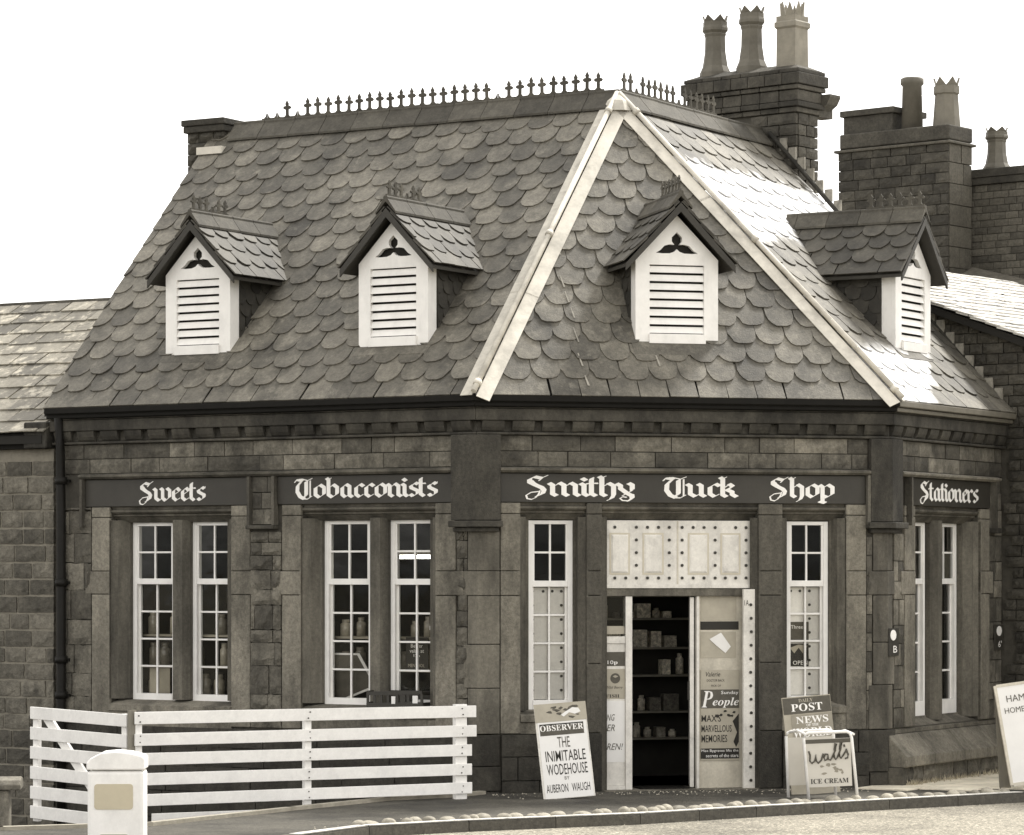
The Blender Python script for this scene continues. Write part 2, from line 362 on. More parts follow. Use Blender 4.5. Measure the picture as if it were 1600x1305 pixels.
def masonry(parent, fr, a0, a1, z0, courses, lens, m, kind='flat', nface=0., depth=.10, gap=.010, holes=(), name='stone', budget=None, jit=.006, clip=None, skip=None):
    """stones in courses; pieces beyond the budget are joined into one part"""
    z = z0; rest = MB(); n = 0; shades = []
    for ci, h in enumerate(courses):
        a = a0 - (rnd.uniform(.1, .9) * lens[0] if ci % 2 else 0)
        while a < a1 - .02:
            w = rnd.uniform(*lens); b = min(a + w, a1)
            if a1 - b < lens[0] * .4: b = a1
            c0 = max(a, a0)
            segs = [(c0, b)]
            for (h0, h1, g0, g1) in holes:
                if z + h * .5 > g0 and z + h * .5 < g1:
                    ns = []
                    for (p, q) in segs:
                        if q <= h0 or p >= h1: ns.append((p, q))
                        else:
                            if p < h0: ns.append((p, h0))
                            if q > h1: ns.append((h1, q))
                    segs = ns
            for (p, q) in segs:
                if q - p < .03: continue
                if skip and skip((p + q) / 2, z + h / 2): continue
                hh = h
                if clip:
                    lim = clip((p + q) / 2)
                    if z >= lim: continue
                    hh = min(h, lim - z)
                    if hh < .03: continue
                pn = nface + rnd.uniform(-jit, jit)
                if budget is None or n < budget:
                    i = rnd.randrange(len(ROUGH) if kind == 'rough' else len(FLAT))
                    M = fr.M((p + q) / 2, z + hh / 2, pn - depth / 2, q - p - gap, depth, hh - gap)
                    inst(name, unit_mesh(kind, i, m), M, parent)
                else:
                    src = (ROUGH if kind == 'rough' else FLAT)[rnd.randrange(6)]
                    M = fr.M((p + q) / 2, z + hh / 2, pn - depth / 2, q - p - gap, depth, hh - gap)
                    rest.add([M @ v for v in src.v], src.f); shades += [rnd.random()] * len(src.v)
                n += 1
            a = b
        z += h
    if rest.v:
        o = rest.build(name + 's', m, parent, kind='stuff')
        at = o.data.attributes.new('shade', 'FLOAT', 'POINT'); at.data.foreach_set('value', shades)
    return z

# text -> mesh, fitted to a box on a face
_txt = {}
def text_on(body, fr, a0, a1, z0, z1, n, m, parent, name='lettering', shear=0., tilt=None, keep=False, fat=.0):
    cu = bpy.data.curves.new('lettering', 'FONT'); cu.body = body; cu.offset = fat; cu.shear = shear; cu.resolution_u = 2
    t = bpy.data.objects.new('lettering_source', cu); COL.objects.link(t)
    dg = bpy.context.evaluated_depsgraph_get()
    me = bpy.data.meshes.new_from_object(t.evaluated_get(dg)); bpy.data.objects.remove(t); bpy.data.curves.remove(cu)
    xs = [v.co.x for v in me.vertices]; ys = [v.co.y for v in me.vertices]
    if not xs: return None
    x0, x1, y0, y1 = min(xs), max(xs), min(ys), max(ys)
    sx = (a1 - a0) / max(x1 - x0, 1e-6); sy = (z1 - z0) / max(y1 - y0, 1e-6)
    if keep: sx = sy = min(sx, sy)
    for v in me.vertices:
        v.co = Vector(((v.co.x - (x0 + x1) / 2) * sx, 0, (v.co.y - (y0 + y1) / 2) * sy))
    me.materials.append(m); me.name = name
    M = fr.M((a0 + a1) / 2, (z0 + z1) / 2, n) if tilt is None else tilt @ Matrix.Translation(Vector(((a0 + a1) / 2, -n, (z0 + z1) / 2)))
    o = bpy.data.objects.new(name, me); return place(o, M, parent)

def bold(s):
    r = ''
    for c in s:
        if 'A' <= c <= 'Z': r += chr(0x1D400 + ord(c) - 65)
        elif 'a' <= c <= 'z': r += chr(0x1D41A + ord(c) - 97)
        else: r += c
    return r
def bolditalic(s):
    r = ''
    for c in s:
        if 'A' <= c <= 'Z': r += chr(0x1D468 + ord(c) - 65)
        elif 'a' <= c <= 'z': r += chr(0x1D482 + ord(c) - 97)
        else: r += c
    return r

# ------------------------------------------------------------------ plan of the shop
TH = R(14.327)
OV = .15
Ae = Vector((-.389, 33.3)); dC = Vector((math.cos(TH), math.sin(TH))); Be = Ae + dC * 4.691
aR = TH + R(44.807); aL = TH - R(44.724)
dR = Vector((math.cos(aR), math.sin(aR))); dLr = Vector((math.cos(aL), math.sin(aL)))
nC = Vector((dC.y, -dC.x)); nR = Vector((dR.y, -dR.x)); nL = Vector((dLr.y, -dLr.x))
A = Vector((-.36594, 33.46061)); B = Vector((4.05946, 34.59085))
FL = Fr(A, dLr); FC = Fr(A, dC); FR = Fr(B, dR)
LC = 4.5675
APEX = Vector((1.202, 36.404)); ZE = EYE + 1.842; HR = 3.526; ZR = ZE + HR
EL_END = -5.62           # left end of the left slope (along FL)
# gable plane of the neighbour the right slope runs into
G0 = Vector((5.78607, 37.33349)); FG = Fr(G0, (.77413, -.63303))

SHOP = empty('shop_building', (1.9, 34.0, 0), 'small stone corner shop with fish-scale slate roof, four louvred dormers and white gothic lettering', 'shop')
NB_L = empty('neighbour_building', (-7, 37.2, 0), 'low stone building at the left end of the shop with pale rectangular roof slates', 'building')
NB_R = empty('neighbour_building', (6.6, 37.6, 0), 'stone building behind the right shop end with low sunlit roof and three-pot stack', 'building')

# ------------------------------------------------------------------ ground, road, pavement, kerb
kerb_pts = [(-4.6, 18.0), (-3.6, 22.5), (-2.75, 25.6), (-1.86, 28.17), (-1.30, 29.15), (-.40, 29.78), (1.23, 30.64), (2.41, 31.55), (3.84, 32.55), (5.38, 33.6), (7.4, 35.2), (10.5, 38.4), (16, 46)]
hole_pts = [(-.36, 33.40), (-.62, 33.0), (-1.3, 32.50), (-2.18, 31.14), (-3.33, 29.24), (-4.6, 28.73), (-9.5, 27.8), (-9.5, 41.0), (-4.6, 38.0)]
def flat(name, loops, z, m, **k):
    bm = bmesh.new()
    for lp in loops:
        vs = [bm.verts.new((x, y, z)) for x, y in lp]
        for i in range(len(vs)): bm.edges.new((vs[i], vs[(i + 1) % len(vs)]))
    bmesh.ops.triangle_fill(bm, use_beauty=True, edges=bm.edges[:])
    bmesh.ops.recalc_face_normals(bm, faces=bm.faces)
    for f in bm.faces:
        if f.normal.z < 0: f.normal_flip()
    me = bpy.data.meshes.new(name); bm.to_mesh(me); bm.free(); me.materials.append(m)
    o = bpy.data.objects.new(name, me); place(o, Matrix.Identity(4)); return tag(o, **k)
big = [(-900, -300), (900, -300), (900, 1500), (-900, 1500)]
flat('ground', [big, [(-10, 27.6), (-10, 41.5), (-.3, 41.5), (-.3, 33.3), (-1.2, 32), (-3.2, 27.6)]], -.10, M_road, kind='structure')
pav = kerb_pts + [(16, 60), (-30, 60), (-30, 18)]
bm_h = hole_pts
flat('pavement', [pav, bm_h], 0., M_tar, kind='structure')
y = MB(); y.plan([(-10, 27.5), (-.2, 27.5), (-.2, 42), (-10, 42)], -.75, -.60); y.build('yard_floor', M_yard, kind='structure')
# retaining walls round the sunken yard
y = MB(); yk = MB()
for i in range(0, 6):
    p, q = Vector(hole_pts[i]), Vector(hole_pts[i + 1])
    f_ = Fr(p, q - p); L_ = (q - p).length
    y.box(f_, -.02, L_ + .02, -.62, -.004, -.12, 0)
    yk.box(f_, -.03, L_ + .03, -.05, .035, -.085, .005)
y.build('retaining_wall', M_yard, kind='structure')
yk.build('yard_edging', mat('edging_stone', .30, var=.3, scale=8, bump=.4), kind='structure')
# kerb stones
M_kwhite = mat('kerb_top_white', .6, var=.2, scale=14, warm=.4, dirt=.2, dscale=9, dlo=.5, dhi=.65)  # colour of the pale strip along the kerb tops
KERB = empty('kerb', (1.2, 30.6, -.1), kind='structure')
for i in range(len(kerb_pts) - 1):
    p, q = Vector(kerb_pts[i]), Vector(kerb_pts[i + 1]); L_ = (q - p).length; f_ = Fr(p, q - p)
    k = max(1, round(L_ / .85)); st = L_ / k
    for j in range(k):
        mb = MB(); e = .004
        mb.profile(f_, j * st + e, (j + 1) * st - e, [(.0, -.14), (.0, -.012), (-.012, .006), (-.14, .006), (-.14, -.14)])
        ks = mb.build('kerb_stone', M_kerb, KERB)
        if 3 <= i < 9:
            mb = MB(); mb.box(f_, j * st + e, (j + 1) * st - e, .0065, .010, -.125, -.014); mb.build('white_edge', M_kwhite, ks)
# rounded cobbles set along the kerb
COB = empty('cobble_edging', (1.2, 30.8, 0), kind='structure')
def kerb_at(t):
    d = 0
    for i in range(3, len(kerb_pts) - 1):
        p, q = Vector(kerb_pts[i]), Vector(kerb_pts[i + 1]); l = (q - p).length
        if d + l > t: return p + (q - p) * ((t - d) / l), (q - p).normalized()
        d += l
    return q, (q - p).normalized()
cob_me = []
for sdd in range(5):
    rr = random.Random(sdd + 50); mb = MB(); seg = 10; pr = [(1.0, -.2), (.99, .12), (.86, .5), (.6, .8), (.28, .95)]
    vs = []; fs = []
    lob = [1 + rr.uniform(-.12, .12) for _ in range(seg)]
    for r_, z_ in pr:
        for k in range(seg):
            an = 2 * math.pi * k / seg; vs.append((r_ * lob[k] * math.cos(an), r_ * lob[k] * math.sin(an), z_ + rr.uniform(-.04, .04)))
    vs.append((0, 0, 1.0))
    for i in range(len(pr) - 1):
        for k in range(seg): fs.append((i * seg + k, i * seg + (k + 1) % seg, (i + 1) * seg + (k + 1) % seg, (i + 1) * seg + k))
    for k in range(seg): fs.append(((len(pr) - 1) * seg + k, (len(pr) - 1) * seg + (k + 1) % seg, len(vs) - 1))
    mb.add(vs, fs, True); me = mb.mesh('cobble'); me.materials.append(M_cobble); cob_me.append(me)
t = 1.15
while t < 9.2:
    p, d = kerb_at(t); sx = rnd.uniform(.05, .10); n_ = Vector((-d.y, d.x))
    q = p + n_ * rnd.uniform(.20, .27)
    M = Matrix.Translation((q.x, q.y, -.004)) @ Matrix.Rotation(math.atan2(d.y, d.x) + rnd.uniform(-.5, .5), 4, 'Z') @ Matrix.Diagonal((sx, rnd.uniform(.06, .09), rnd.uniform(.03, .065), 1))
    inst('cobble', rnd.choice(cob_me), M, COB)
    t += sx + rnd.choice([.04, .07, .09, .14])
# pale flagstones of the side street, right of the shop
FLG = empty('flagstone_paving', (5.5, 35, 0), kind='structure')
fo = Fr(B + nR * .42, dR)
for i in range(8):
    for j in range(3):
        mb = MB(); a0 = -.55 + i * .8 + (.3 if j % 2 else 0); n0 = .05 + j * .6
        mb.box(fo, a0 + .006, a0 + .79, -.02, .012 + rnd.uniform(0, .004), -(0) + n0 - .6 + .006 + .0, n0 - .006)
        c = fo.p(a0 + .4, 0, n0 - .3)
        # keep inside the kerb
        pmin = min(((Vector((c.x, c.y)) - (Vector(kerb_pts[m]) + (Vector(kerb_pts[m + 1]) - Vector(kerb_pts[m])) * u)).length) for m in range(5, 12) for u in (0, .25, .5, .75))
        if pmin > .50: mb.build('flagstone', M_flag, FLG)

# ------------------------------------------------------------------ shop walls
WALL = MB(); t_ = .28
def wall_cells(mb, fr, a0, a1, z0, z1, holes, n0, n1):
    xs = sorted({a0, a1} | {h[0] for h in holes} | {h[1] for h in holes}); xs = [x for x in xs if a0 <= x <= a1]
    for i in range(len(xs) - 1):
        c = (xs[i] + xs[i + 1]) / 2
        hs = sorted([(h[2], h[3]) for h in holes if h[0] < c < h[1]]); z = z0
        for g0, g1 in hs:
            if g0 > z: mb.box(fr, xs[i], xs[i + 1], z, g0, n0, n1)
            z = max(z, g1)
        if z < z1: mb.box(fr, xs[i], xs[i + 1], z, z1, n0, n1)
HL = [(-4.81, -3.144, .62, 3.05), (-2.222, -.514, .62, 3.05)]
HC = [(.47, 1.19, .85, 3.05), (1.36, 3.10, -.2, 3.05), (3.37, 4.09, .85, 3.05)]
HRT = [(.74, 2.60, .62, 3.05)]
wall_cells(WALL, FL, -5.6, -.18, -.75, 4.0, HL, -.35, -.035)
wall_cells(WALL, FC, .16, LC - .16, -.75, 4.0, HC, -.35, -.035)
wall_cells(WALL, FR, .18, 3.27, -.3, 4.0, HRT, -.35, -.035)
wall_o = WALL.build('wall', M_mortar, SHOP)

def corner(f1, s1, f2, s2, z0, z1, proud, m, name, inner=.2):
    """L-shaped block round a corner: s1 < 0 on f1 (to the left), s2 > 0 on f2"""
    def isect(nn):
        o1, o2 = f1.o + f1.n * nn, f2.o + f2.n * nn
        # solve o1 + x d1 = o2 + y d2
        det = f1.d.x * -f2.d.y + f1.d.y * f2.d.x
        dx, dy = o2.x - o1.x, o2.y - o1.y
        x = (dx * -f2.d.y + dy * f2.d.x) / det
        return o1 + f1.d * x
    cf = isect(proud); cb = isect(proud - inner)
    p1 = f1.p(s1, 0, proud); p1b = f1.p(s1, 0, proud - inner); p2 = f2.p(s2, 0, proud); p2b = f2.p(s2, 0, proud - inner)
    mb = MB(); mb.plan([(p1.x, p1.y), (cf.x, cf.y), (p2.x, p2.y), (p2b.x, p2b.y), (cb.x, cb.y), (p1b.x, p1b.y)], z0, z1)
    return mb.build(name, m, wall_o, bevel=.008)

# corner frames: for corner A the left face ends at s=0; for corner B the central face ends at s=LC
FCb = Fr(B, dC)          # central face measured from corner B
def quoins(f1, f2, z0, z1, m, long_, short):
    z = z0; i = 0
    while z < z1 - .05:
        h = min(rnd.choice([.26, .32, .38, .30]), z1 - z)
        if z1 - (z + h) < .12: h = z1 - z
        a, b = (long_, short) if i % 2 else (short, long_)
        corner(f1, -a, f2, b, z + .004, z + h - .004, rnd.uniform(-.002, .006), m, 'quoin'); z += h; i += 1
for z0, z1 in ((.62, 1.10), (1.10, 1.56), (1.56, 2.07), (2.07, 2.33), (2.33, 2.75)):
    g = rnd.uniform(0, .004)
    corner(FL, -.115 - (.05 if z0 in (1.10, 2.07) else 0), FC, .245, z0 + .003, z1 - .003, g, M_mullion, 'quoin')
    corner(FCb, -.165 - (.05 if z0 in (.62, 2.07) else 0), FR, .13 + (.05 if z0 in (1.10, 2.07) else 0), z0 + .003, z1 - .003, g, M_mullion, 'quoin')
masonry(wall_o, FL, -.258, -.12, .62, [.17, .2, .16, .21, .18, .2, .17, .19, .2, .16, .19, .1], (.10, .2), M_rubble, 'rough', .0)
masonry(wall_o, FC, LC - .243, LC - .17, .62, [.2, .22, .2, .22, .2, .2, .22, .2, .22, .2], (.10, .2), M_course, 'flat', .0)
quoins(FL, FC, -.6, .615, M_soot, .26, .25)
quoins(FCb, FR, -.1, .615, M_soot, .26, .20)
# heavy sooty blocks over the corners with moulded undersides
corner(FL, -.27, FC, .235, 2.86, 3.755, .09, M_soot, 'corner_block')
corner(FL, -.285, FC, .25, 2.79, 2.855, .12, M_soot, 'corner_block')
corner(FL, -.26, FC, .225, 2.74, 2.785, .06, M_soot, 'corner_block')
corner(FCb, -.215, FR, .25, 2.86, 3.755, .075, M_frieze, 'corner_block')
corner(FCb, -.25, FR, .30, 2.79, 2.855, .12, M_soot, 'corner_block')
corner(FCb, -.21, FR, .25, 2.74, 2.785, .06, M_soot, 'corner_block')

# upper courses above the signs
cut = []
for fr, a0, a1, ln in ((FL, -5.55, -.28, (.28, .75)), (FC, .24, LC - .22, (.30, .62)), (FR, .26, 3.25, (.30, .5))):
    masonry(wall_o, fr, a0, a1, 3.425, [.165, .165], ln, M_course, 'flat', .0, jit=.007)
# string under the dentils, dentil blocks, frieze
def string(fr, a0, a1, e0, e1):
    mb = MB(); mb.profile(fr, a0, a1, [(-.03, 3.757), (.035, 3.757), (.05, 3.785), (-.03, 3.785)]); mb.build('string_course', M_frieze, wall_o)
def offs(fr, nn, left=None, right=None): pass
tanh = math.tan(R(22.4))
def ends(kind, n):
    # extension of a projecting band at the mitred corners: the face grows by n*tan(22.4)
    return n * tanh
for fr, a0, a1, lft, rgt in ((FL, -5.6, 0, 0, 1), (FC, 0, LC, 1, 1), (FR, 0, 3.27, 1, 0)):
    def band(z0, z1, n, m, name, nb=-.03, z0n=None):
        # mitred band
        e = .0008
        pts = [fr.p(a0 - (n * tanh if lft else 0) + (e if lft else 0), 0, n), fr.p(a1 + (n * tanh if rgt else 0) - (e if rgt else 0), 0, n),
               fr.p(a1 + (nb * tanh if rgt else 0) - (e if rgt else 0), 0, nb), fr.p(a0 - (nb * tanh if lft else 0) + (e if lft else 0), 0, nb)]
        mb = MB(); mb.plan([(p.x, p.y) for p in pts], z0, z1); return mb.build(name, m, wall_o, bevel=.010)
    band(3.757, 3.785, .045, M_frieze, 'string_course')
    band(3.905, 4.030, .085, M_frieze, 'frieze')
    band(4.0325, 4.045, .10, M_frieze, 'frieze_cap')
    gm = M_gutter if fr is not FR else M_grey_gutter
    band(4.0475, 4.095, .145, gm, 'gutter')
    band(4.0975, 4.165, .185, gm, 'gutter')
    band(3.787, 3.903, .0, M_soot, 'frieze_backing')
    # consoles
    n = int((a1 - a0) / .315); st = (a1 - a0) / n
    for i in range(n):
        c = a0 + st * (i + .5)
        mb = MB(); w = .118
        prof = [(-.03, 3.79), (.012, 3.79), (.03, 3.805), (.05, 3.84), (.062, 3.88), (.064, 3.902), (-.03, 3.902)]
        mb.profile(fr, c - w, c + w, prof); mb.build('console', M_frieze, wall_o)

# hood moulds and sign boards
def hood(fr, a0, a1, dl=None, dr=None, m=M_mullion):
    mb = MB(); mb.profile(fr, a0, a1, [(-.02, 3.362), (.05, 3.362), (.078, 3.385), (.078, 3.405), (.03, 3.421), (-.02, 3.421)])
    mb.build('hood_mould', m, wall_o)
def drop(fr, a, z0=2.83, w=.035):
    mb = MB(); mb.box(fr, a - w / 2, a + w / 2, z0, 3.360, -.02, .07); mb.build('hood_mould', M_mullion, wall_o)
hood(FL, -5.2, -.275); hood(FC, .24, LC - .215); hood(FR, .26, 3.05, m=M_ashlar)
for fr, a in ((FL, -5.165), (FL, -2.87), (FL, -2.545), (FC, LC - .235), (FR, .515), (FR, 2.93)): drop(fr, a)
mb = MB(); mb.box(FR, 2.86, 3.02, 2.77, 2.83, -.02, .10); mb.build('hood_stop', M_soot, wall_o, bevel=.01)
mb = MB(); mb.box(FL, -2.89, -2.525, 2.785, 2.828, -.02, .095); mb.build('hood_stop', M_frieze, wall_o, bevel=.01)
# stones between the two left signs
masonry(wall_o, FL, -2.85, -2.565, 2.835, [.17, .18, .175], (.13, .28), M_course, 'flat', .03, depth=.08)

SIGNS = {}
for fr, a0, a1, nm in ((FL, -5.14, -2.895, 'Sweets'), (FL, -2.52, -.285, 'Tobacconists'), (FC, .255, LC - .26, 'Smithy'), (FR, .56, 2.86, 'Stationers')):
    mb = MB(); mb.box(fr, a0, a1, 3.055, 3.352, -.03, .012); SIGNS[nm] = mb.build('sign_board', M_board, SHOP)

# blackletter strokes: a broad nib held at 40 degrees, moved along each stroke
NIB = {
 'i': ([[(-.13, .93), (0, .8), (0, .17), (.15, .03)], [(-.07, 1.30), (.07, 1.16)]], .30, []),
 'n': ([[(-.13, .93), (0, .8), (0, .17), (.15, .03)], [(.28, .97), (.46, .8), (.46, .17), (.61, .03)]], .80, [[(.0, .68), (.3, .95)]]),
 'm': ([[(-.13, .93), (0, .8), (0, .17), (.15, .03)], [(.28, .97), (.46, .8), (.46, .17), (.61, .03)], [(.74, .97), (.92, .8), (.92, .17), (1.07, .03)]], 1.27, [[(.0, .68), (.3, .95)], [(.46, .68), (.76, .95)]]),
 'u': ([[(-.13, .93), (0, .8), (0, .22), (.2, .03)], [(.34, .95), (.47, .82), (.47, .17), (.62, .03)]], .82, [[(.2, .03), (.47, .28)]]),
 'h': ([[(-.1, 1.45), (0, 1.33), (0, .17), (.15, .03)], [(.28, .97), (.48, .78), (.48, .1), (.40, -.15)]], .74, [[(0, .68), (.3, .95)], [(.40, -.15), (.22, -.30)], [(.0, 1.36), (.16, 1.48)]]),
 't': ([[(.02, 1.32), (0, 1.2), (0, .2), (.17, .03)]], .42, [[(-.22, .88), (-.02, .96), (.26, .93)], [(-.2, .92), (.24, .97)]]),
 'y': ([[(-.13, .93), (.02, .78), (.02, .58), (.28, .24), (.48, .06)], [(.36, .97), (.50, .84), (.50, .50)], [(.48, .10), (.50, -.12), (.36, -.30)]], .80, [[(.50, .45), (.1, .05)], [(.36, -.32), (.10, -.30), (.0, -.14), (.12, -.02), (.26, -.06)]]),
 'c': ([[(.02, .74), (.02, .22), (.2, .03)], [(.26, .97), (.42, .82)]], .56, [[(.02, .74), (.26, .97)], [(.2, .03), (.40, .2)]]),
 'k': ([[(-.1, 1.45), (0, 1.33), (0, .17), (.15, .03)], [(.28, .97), (.42, .80), (.20, .54)], [(.16, .56), (.40, .38), (.40, .2), (.58, .03)]], .78, [[(0, .62), (.3, .95)], [(.0, 1.36), (.16, 1.48)]]),
 'o': ([[(.02, .75), (.02, .23), (.22, .03)], [(.28, .97), (.49, .77), (.49, .27)]], .74, [[(.22, .03), (.49, .27)], [(.02, .75), (.28, .97)]]),
 'b': ([[(-.1, 1.45), (0, 1.33), (0, .22), (.2, .03)], [(.27, .97), (.48, .77), (.48, .27)]], .74, [[(.2, .03), (.48, .27)], [(0, .72), (.27, .95)], [(.0, 1.36), (.14, 1.46)]]),
 'p': ([[(-.13, .93), (0, .8), (0, -.28)], [(-.14, -.28), (.12, -.38)], [(.27, .97), (.48, .77), (.48, .27)], [(.06, .12), (.2, .03)]], .74, [[(.2, .03), (.48, .27)], [(0, .72), (.27, .95)]]),
 'a': ([[(.02, .75), (.02, .22), (.18, .03)], [(.24, .97), (.42, .82), (.42, .17), (.57, .03)]], .76, [[(.18, .03), (.42, .25)], [(.02, .75), (.24, .97)]]),
 'e': ([[(.02, .75), (.02, .22), (.2, .03)], [(.25, .97), (.42, .78)]], .58, [[(.02, .75), (.25, .97)], [(.42, .76), (.06, .46)], [(.2, .03), (.42, .2)]]),
 'r': ([[(-.13, .93), (0, .8), (0, .17), (.15, .03)], [(.27, .97), (.42, .84)]], .56, [[(0, .68), (.28, .95)]]),
 's': ([[(.03, .80), (.06, .64), (.40, .42), (.40, .22)], [(.28, 1.0), (.40, .90)], [(.02, .16), (.14, .04)]], .56, [[(.03, .76), (.30, 1.0)], [(.40, .22), (.16, .02)], [(.40, .9), (.46, 1.04)]]),
 'w': ([[(-.13, .95), (0, .82), (0, .22), (.2, .03)], [(.32, .97), (.44, .85), (.44, .22), (.62, .03)], [(.72, .97), (.89, .80), (.89, .28)]], 1.12, [[(.2, .03), (.44, .25)], [(.62, .03), (.89, .28)]]),
 'S': ([[(.60, 1.30), (.34, 1.40), (.14, 1.22), (.14, 1.00), (.34, .82), (.62, .62), (.72, .42), (.66, .16), (.44, .0)], [(.22, .98), (.44, .74), (.60, .62)], [(.20, 1.06), (.30, .86)]], 1.06, [[(.52, 1.12), (.66, 1.34), (.86, 1.50)], [(.48, .32), (.20, .26), (.0, .04), (.04, -.20), (.22, -.26), (.38, -.12), (.54, .22)], [(.55, .38), (.50, .12)]]),
 'T': ([[(.26, 1.24), (.06, .92), (.04, .48), (.20, .10), (.42, -.06)], [(.54, 1.22), (.54, .22), (.44, .08)], [(.10, 1.36), (.34, 1.30)]], 1.04, [[(-.10, 1.18), (.02, 1.38), (.3, 1.42), (.62, 1.30), (.86, 1.46)], [(.76, 1.28), (.76, .06)], [(.42, -.08), (.62, -.08), (.84, .12)]]),
}
def nib_word(word, fr, a0, a1, zb, zt, n, m, parent):
    """zb = baseline, zt = x-height line; the word is fitted between a0 and a1"""
    adv = 0; items = []
    for ch in word:
        st, w, hair = NIB[ch]; items.append((adv, st, hair)); adv += w
    adv -= .18
    xh = zt - zb; sx = (a1 - a0) / (adv + .1); k = 0
    ca, sa = math.cos(R(40)), math.sin(R(40))
    for off, st, hair in items:
        mb = MB()
        for lst, nw, nt_ in ((st, .225, .05), (hair, .065, .04)):
            for pl in lst:
                # subdivide long bends a little
                for p, q in zip(pl[:-1], pl[1:]):
                    pts = []
                    for c in (p, q):
                        for i, j in ((-1, -1), (1, -1), (1, 1), (-1, 1)):
                            pts.append((c[0] + i * nw / 2 * ca - j * nt_ / 2 * sa, c[1] + i * nw / 2 * sa + j * nt_ / 2 * ca))
                    pts = sorted(set(pts)); lo = []; up = []
                    for P_ in pts:
                        while len(lo) > 1 and (lo[-1][0] - lo[-2][0]) * (P_[1] - lo[-2][1]) - (lo[-1][1] - lo[-2][1]) * (P_[0] - lo[-2][0]) <= 1e-9: lo.pop()
                        lo.append(P_)
                    for P_ in reversed(pts):
                        while len(up) > 1 and (up[-1][0] - up[-2][0]) * (P_[1] - up[-2][1]) - (up[-1][1] - up[-2][1]) * (P_[0] - up[-2][0]) <= 1e-9: up.pop()
                        up.append(P_)
                    hull = lo[:-1] + up[:-1]; k += 1
                    mb.prism(fr, [(a0 + (off + x + .1) * sx, zb + y_ * xh) for x, y_ in hull], n - .002, n + .003 + (k % 9) * .00035)
        mb.build('letter', m, parent)
ZB = 3.118; ZX = 3.262
nib_word('Sweets', FL, -4.40, -3.50, ZB - .01, ZX - .01, .012, M_letter, SIGNS['Sweets'])
nib_word('Tobacconists', FL, -2.29, -.50, ZB, ZX, .012, M_letter, SIGNS['Tobacconists'])
nib_word('Smithy', FC, .50, 1.72, ZB, ZX, .012, M_letter, SIGNS['Smithy'])
nib_word('Tuck', FC, 2.03, 2.85, ZB, ZX, .012, M_letter, SIGNS['Smithy'])
nib_word('Shop', FC, 3.20, 3.95, ZB, ZX, .012, M_letter, SIGNS['Smithy'])
nib_word('Stationers', FR, .82, 2.46, ZB - .005, ZX - .005, .012, M_letter, SIGNS['Stationers'])

# dressed stone round the openings
def jamb(fr, a0, a1, grow, z0=.62, z1=3.05, m=M_ashlar):
    """plain jamb strip with a wider tie stone at two thirds height; grow<0 widens to the left"""
    for p, q, g in ((z0, 2.07, 0), (2.07, 2.33, 1), (2.33, 2.93, 0), (2.93, z1, 0)):
        b0, b1 = a0, a1
        if g and grow < 0: b0 += grow
        if g and grow > 0: b1 += grow
        mb = MB(); mb.box(fr, b0, b1, p + .003, q - .003, -.30, .004 + (.003 if g else 0)); mb.build('jamb_stone', m, wall_o, bevel=.010)
def splay(fr, a, sgn, z0, z1, d0=.0, d1=-.22, w=.165, m=M_mullion):
    """stepped and chamfered reveal; sgn=+1 opening lies to the right of a"""
    pts = [(0, .0), (.0, -.03), (.055, -.075), (.075, -.075), (w - .03, -.165), (w, -.165), (w, -.34), (-.02, -.34), (-.02, 0)]
    P_ = [fr.p(a + sgn * x, 0, y_) for x, y_ in pts]
    mb = MB(); mb.plan([(p.x, p.y) for p in P_], z0, z1); mb.build('reveal', m, wall_o)
def mullion(fr, c, w, z0, z1, m=M_mullion, nf=-.085):
    h = w / 2
    pts = [(-h * .55, nf), (h * .55, nf), (h * .62, nf - .012), (h, nf - .08), (h, -.33), (-h, -.33), (-h, nf - .08), (-h * .62, nf - .012)]
    P_ = [fr.p(c + x, 0, y_) for x, y_ in pts]
    mb = MB(); mb.plan([(p.x, p.y) for p in P_], z0, z1); mb.build('mullion', m, wall_o)
def lintel(fr, a0, a1, zt=3.05):
    mb = MB(); mb.profile(fr, a0, a1, [(-.33, 2.875), (-.165, 2.875), (-.10, 2.935), (-.075, 2.945), (-.075, 2.962), (-.04, 2.975), (-.02, 2.99), (-.02, 3.012), (-.05, 3.02), (-.05, zt), (-.33, zt)])
    mb.build('lintel', M_mullion, wall_o)
def sill(fr, a0, a1, z, zb, nf=.02):
    mb = MB(); mb.profile(fr, a0, a1, [(-.33, z + .02), (-.19, z + .02), (-.02, z - .02), (nf, z - .035), (nf, z - .10), (-.005, z - .11), (-.005, zb), (-.33, zb)])
    mb.build('sill', M_ashlar, wall_o)

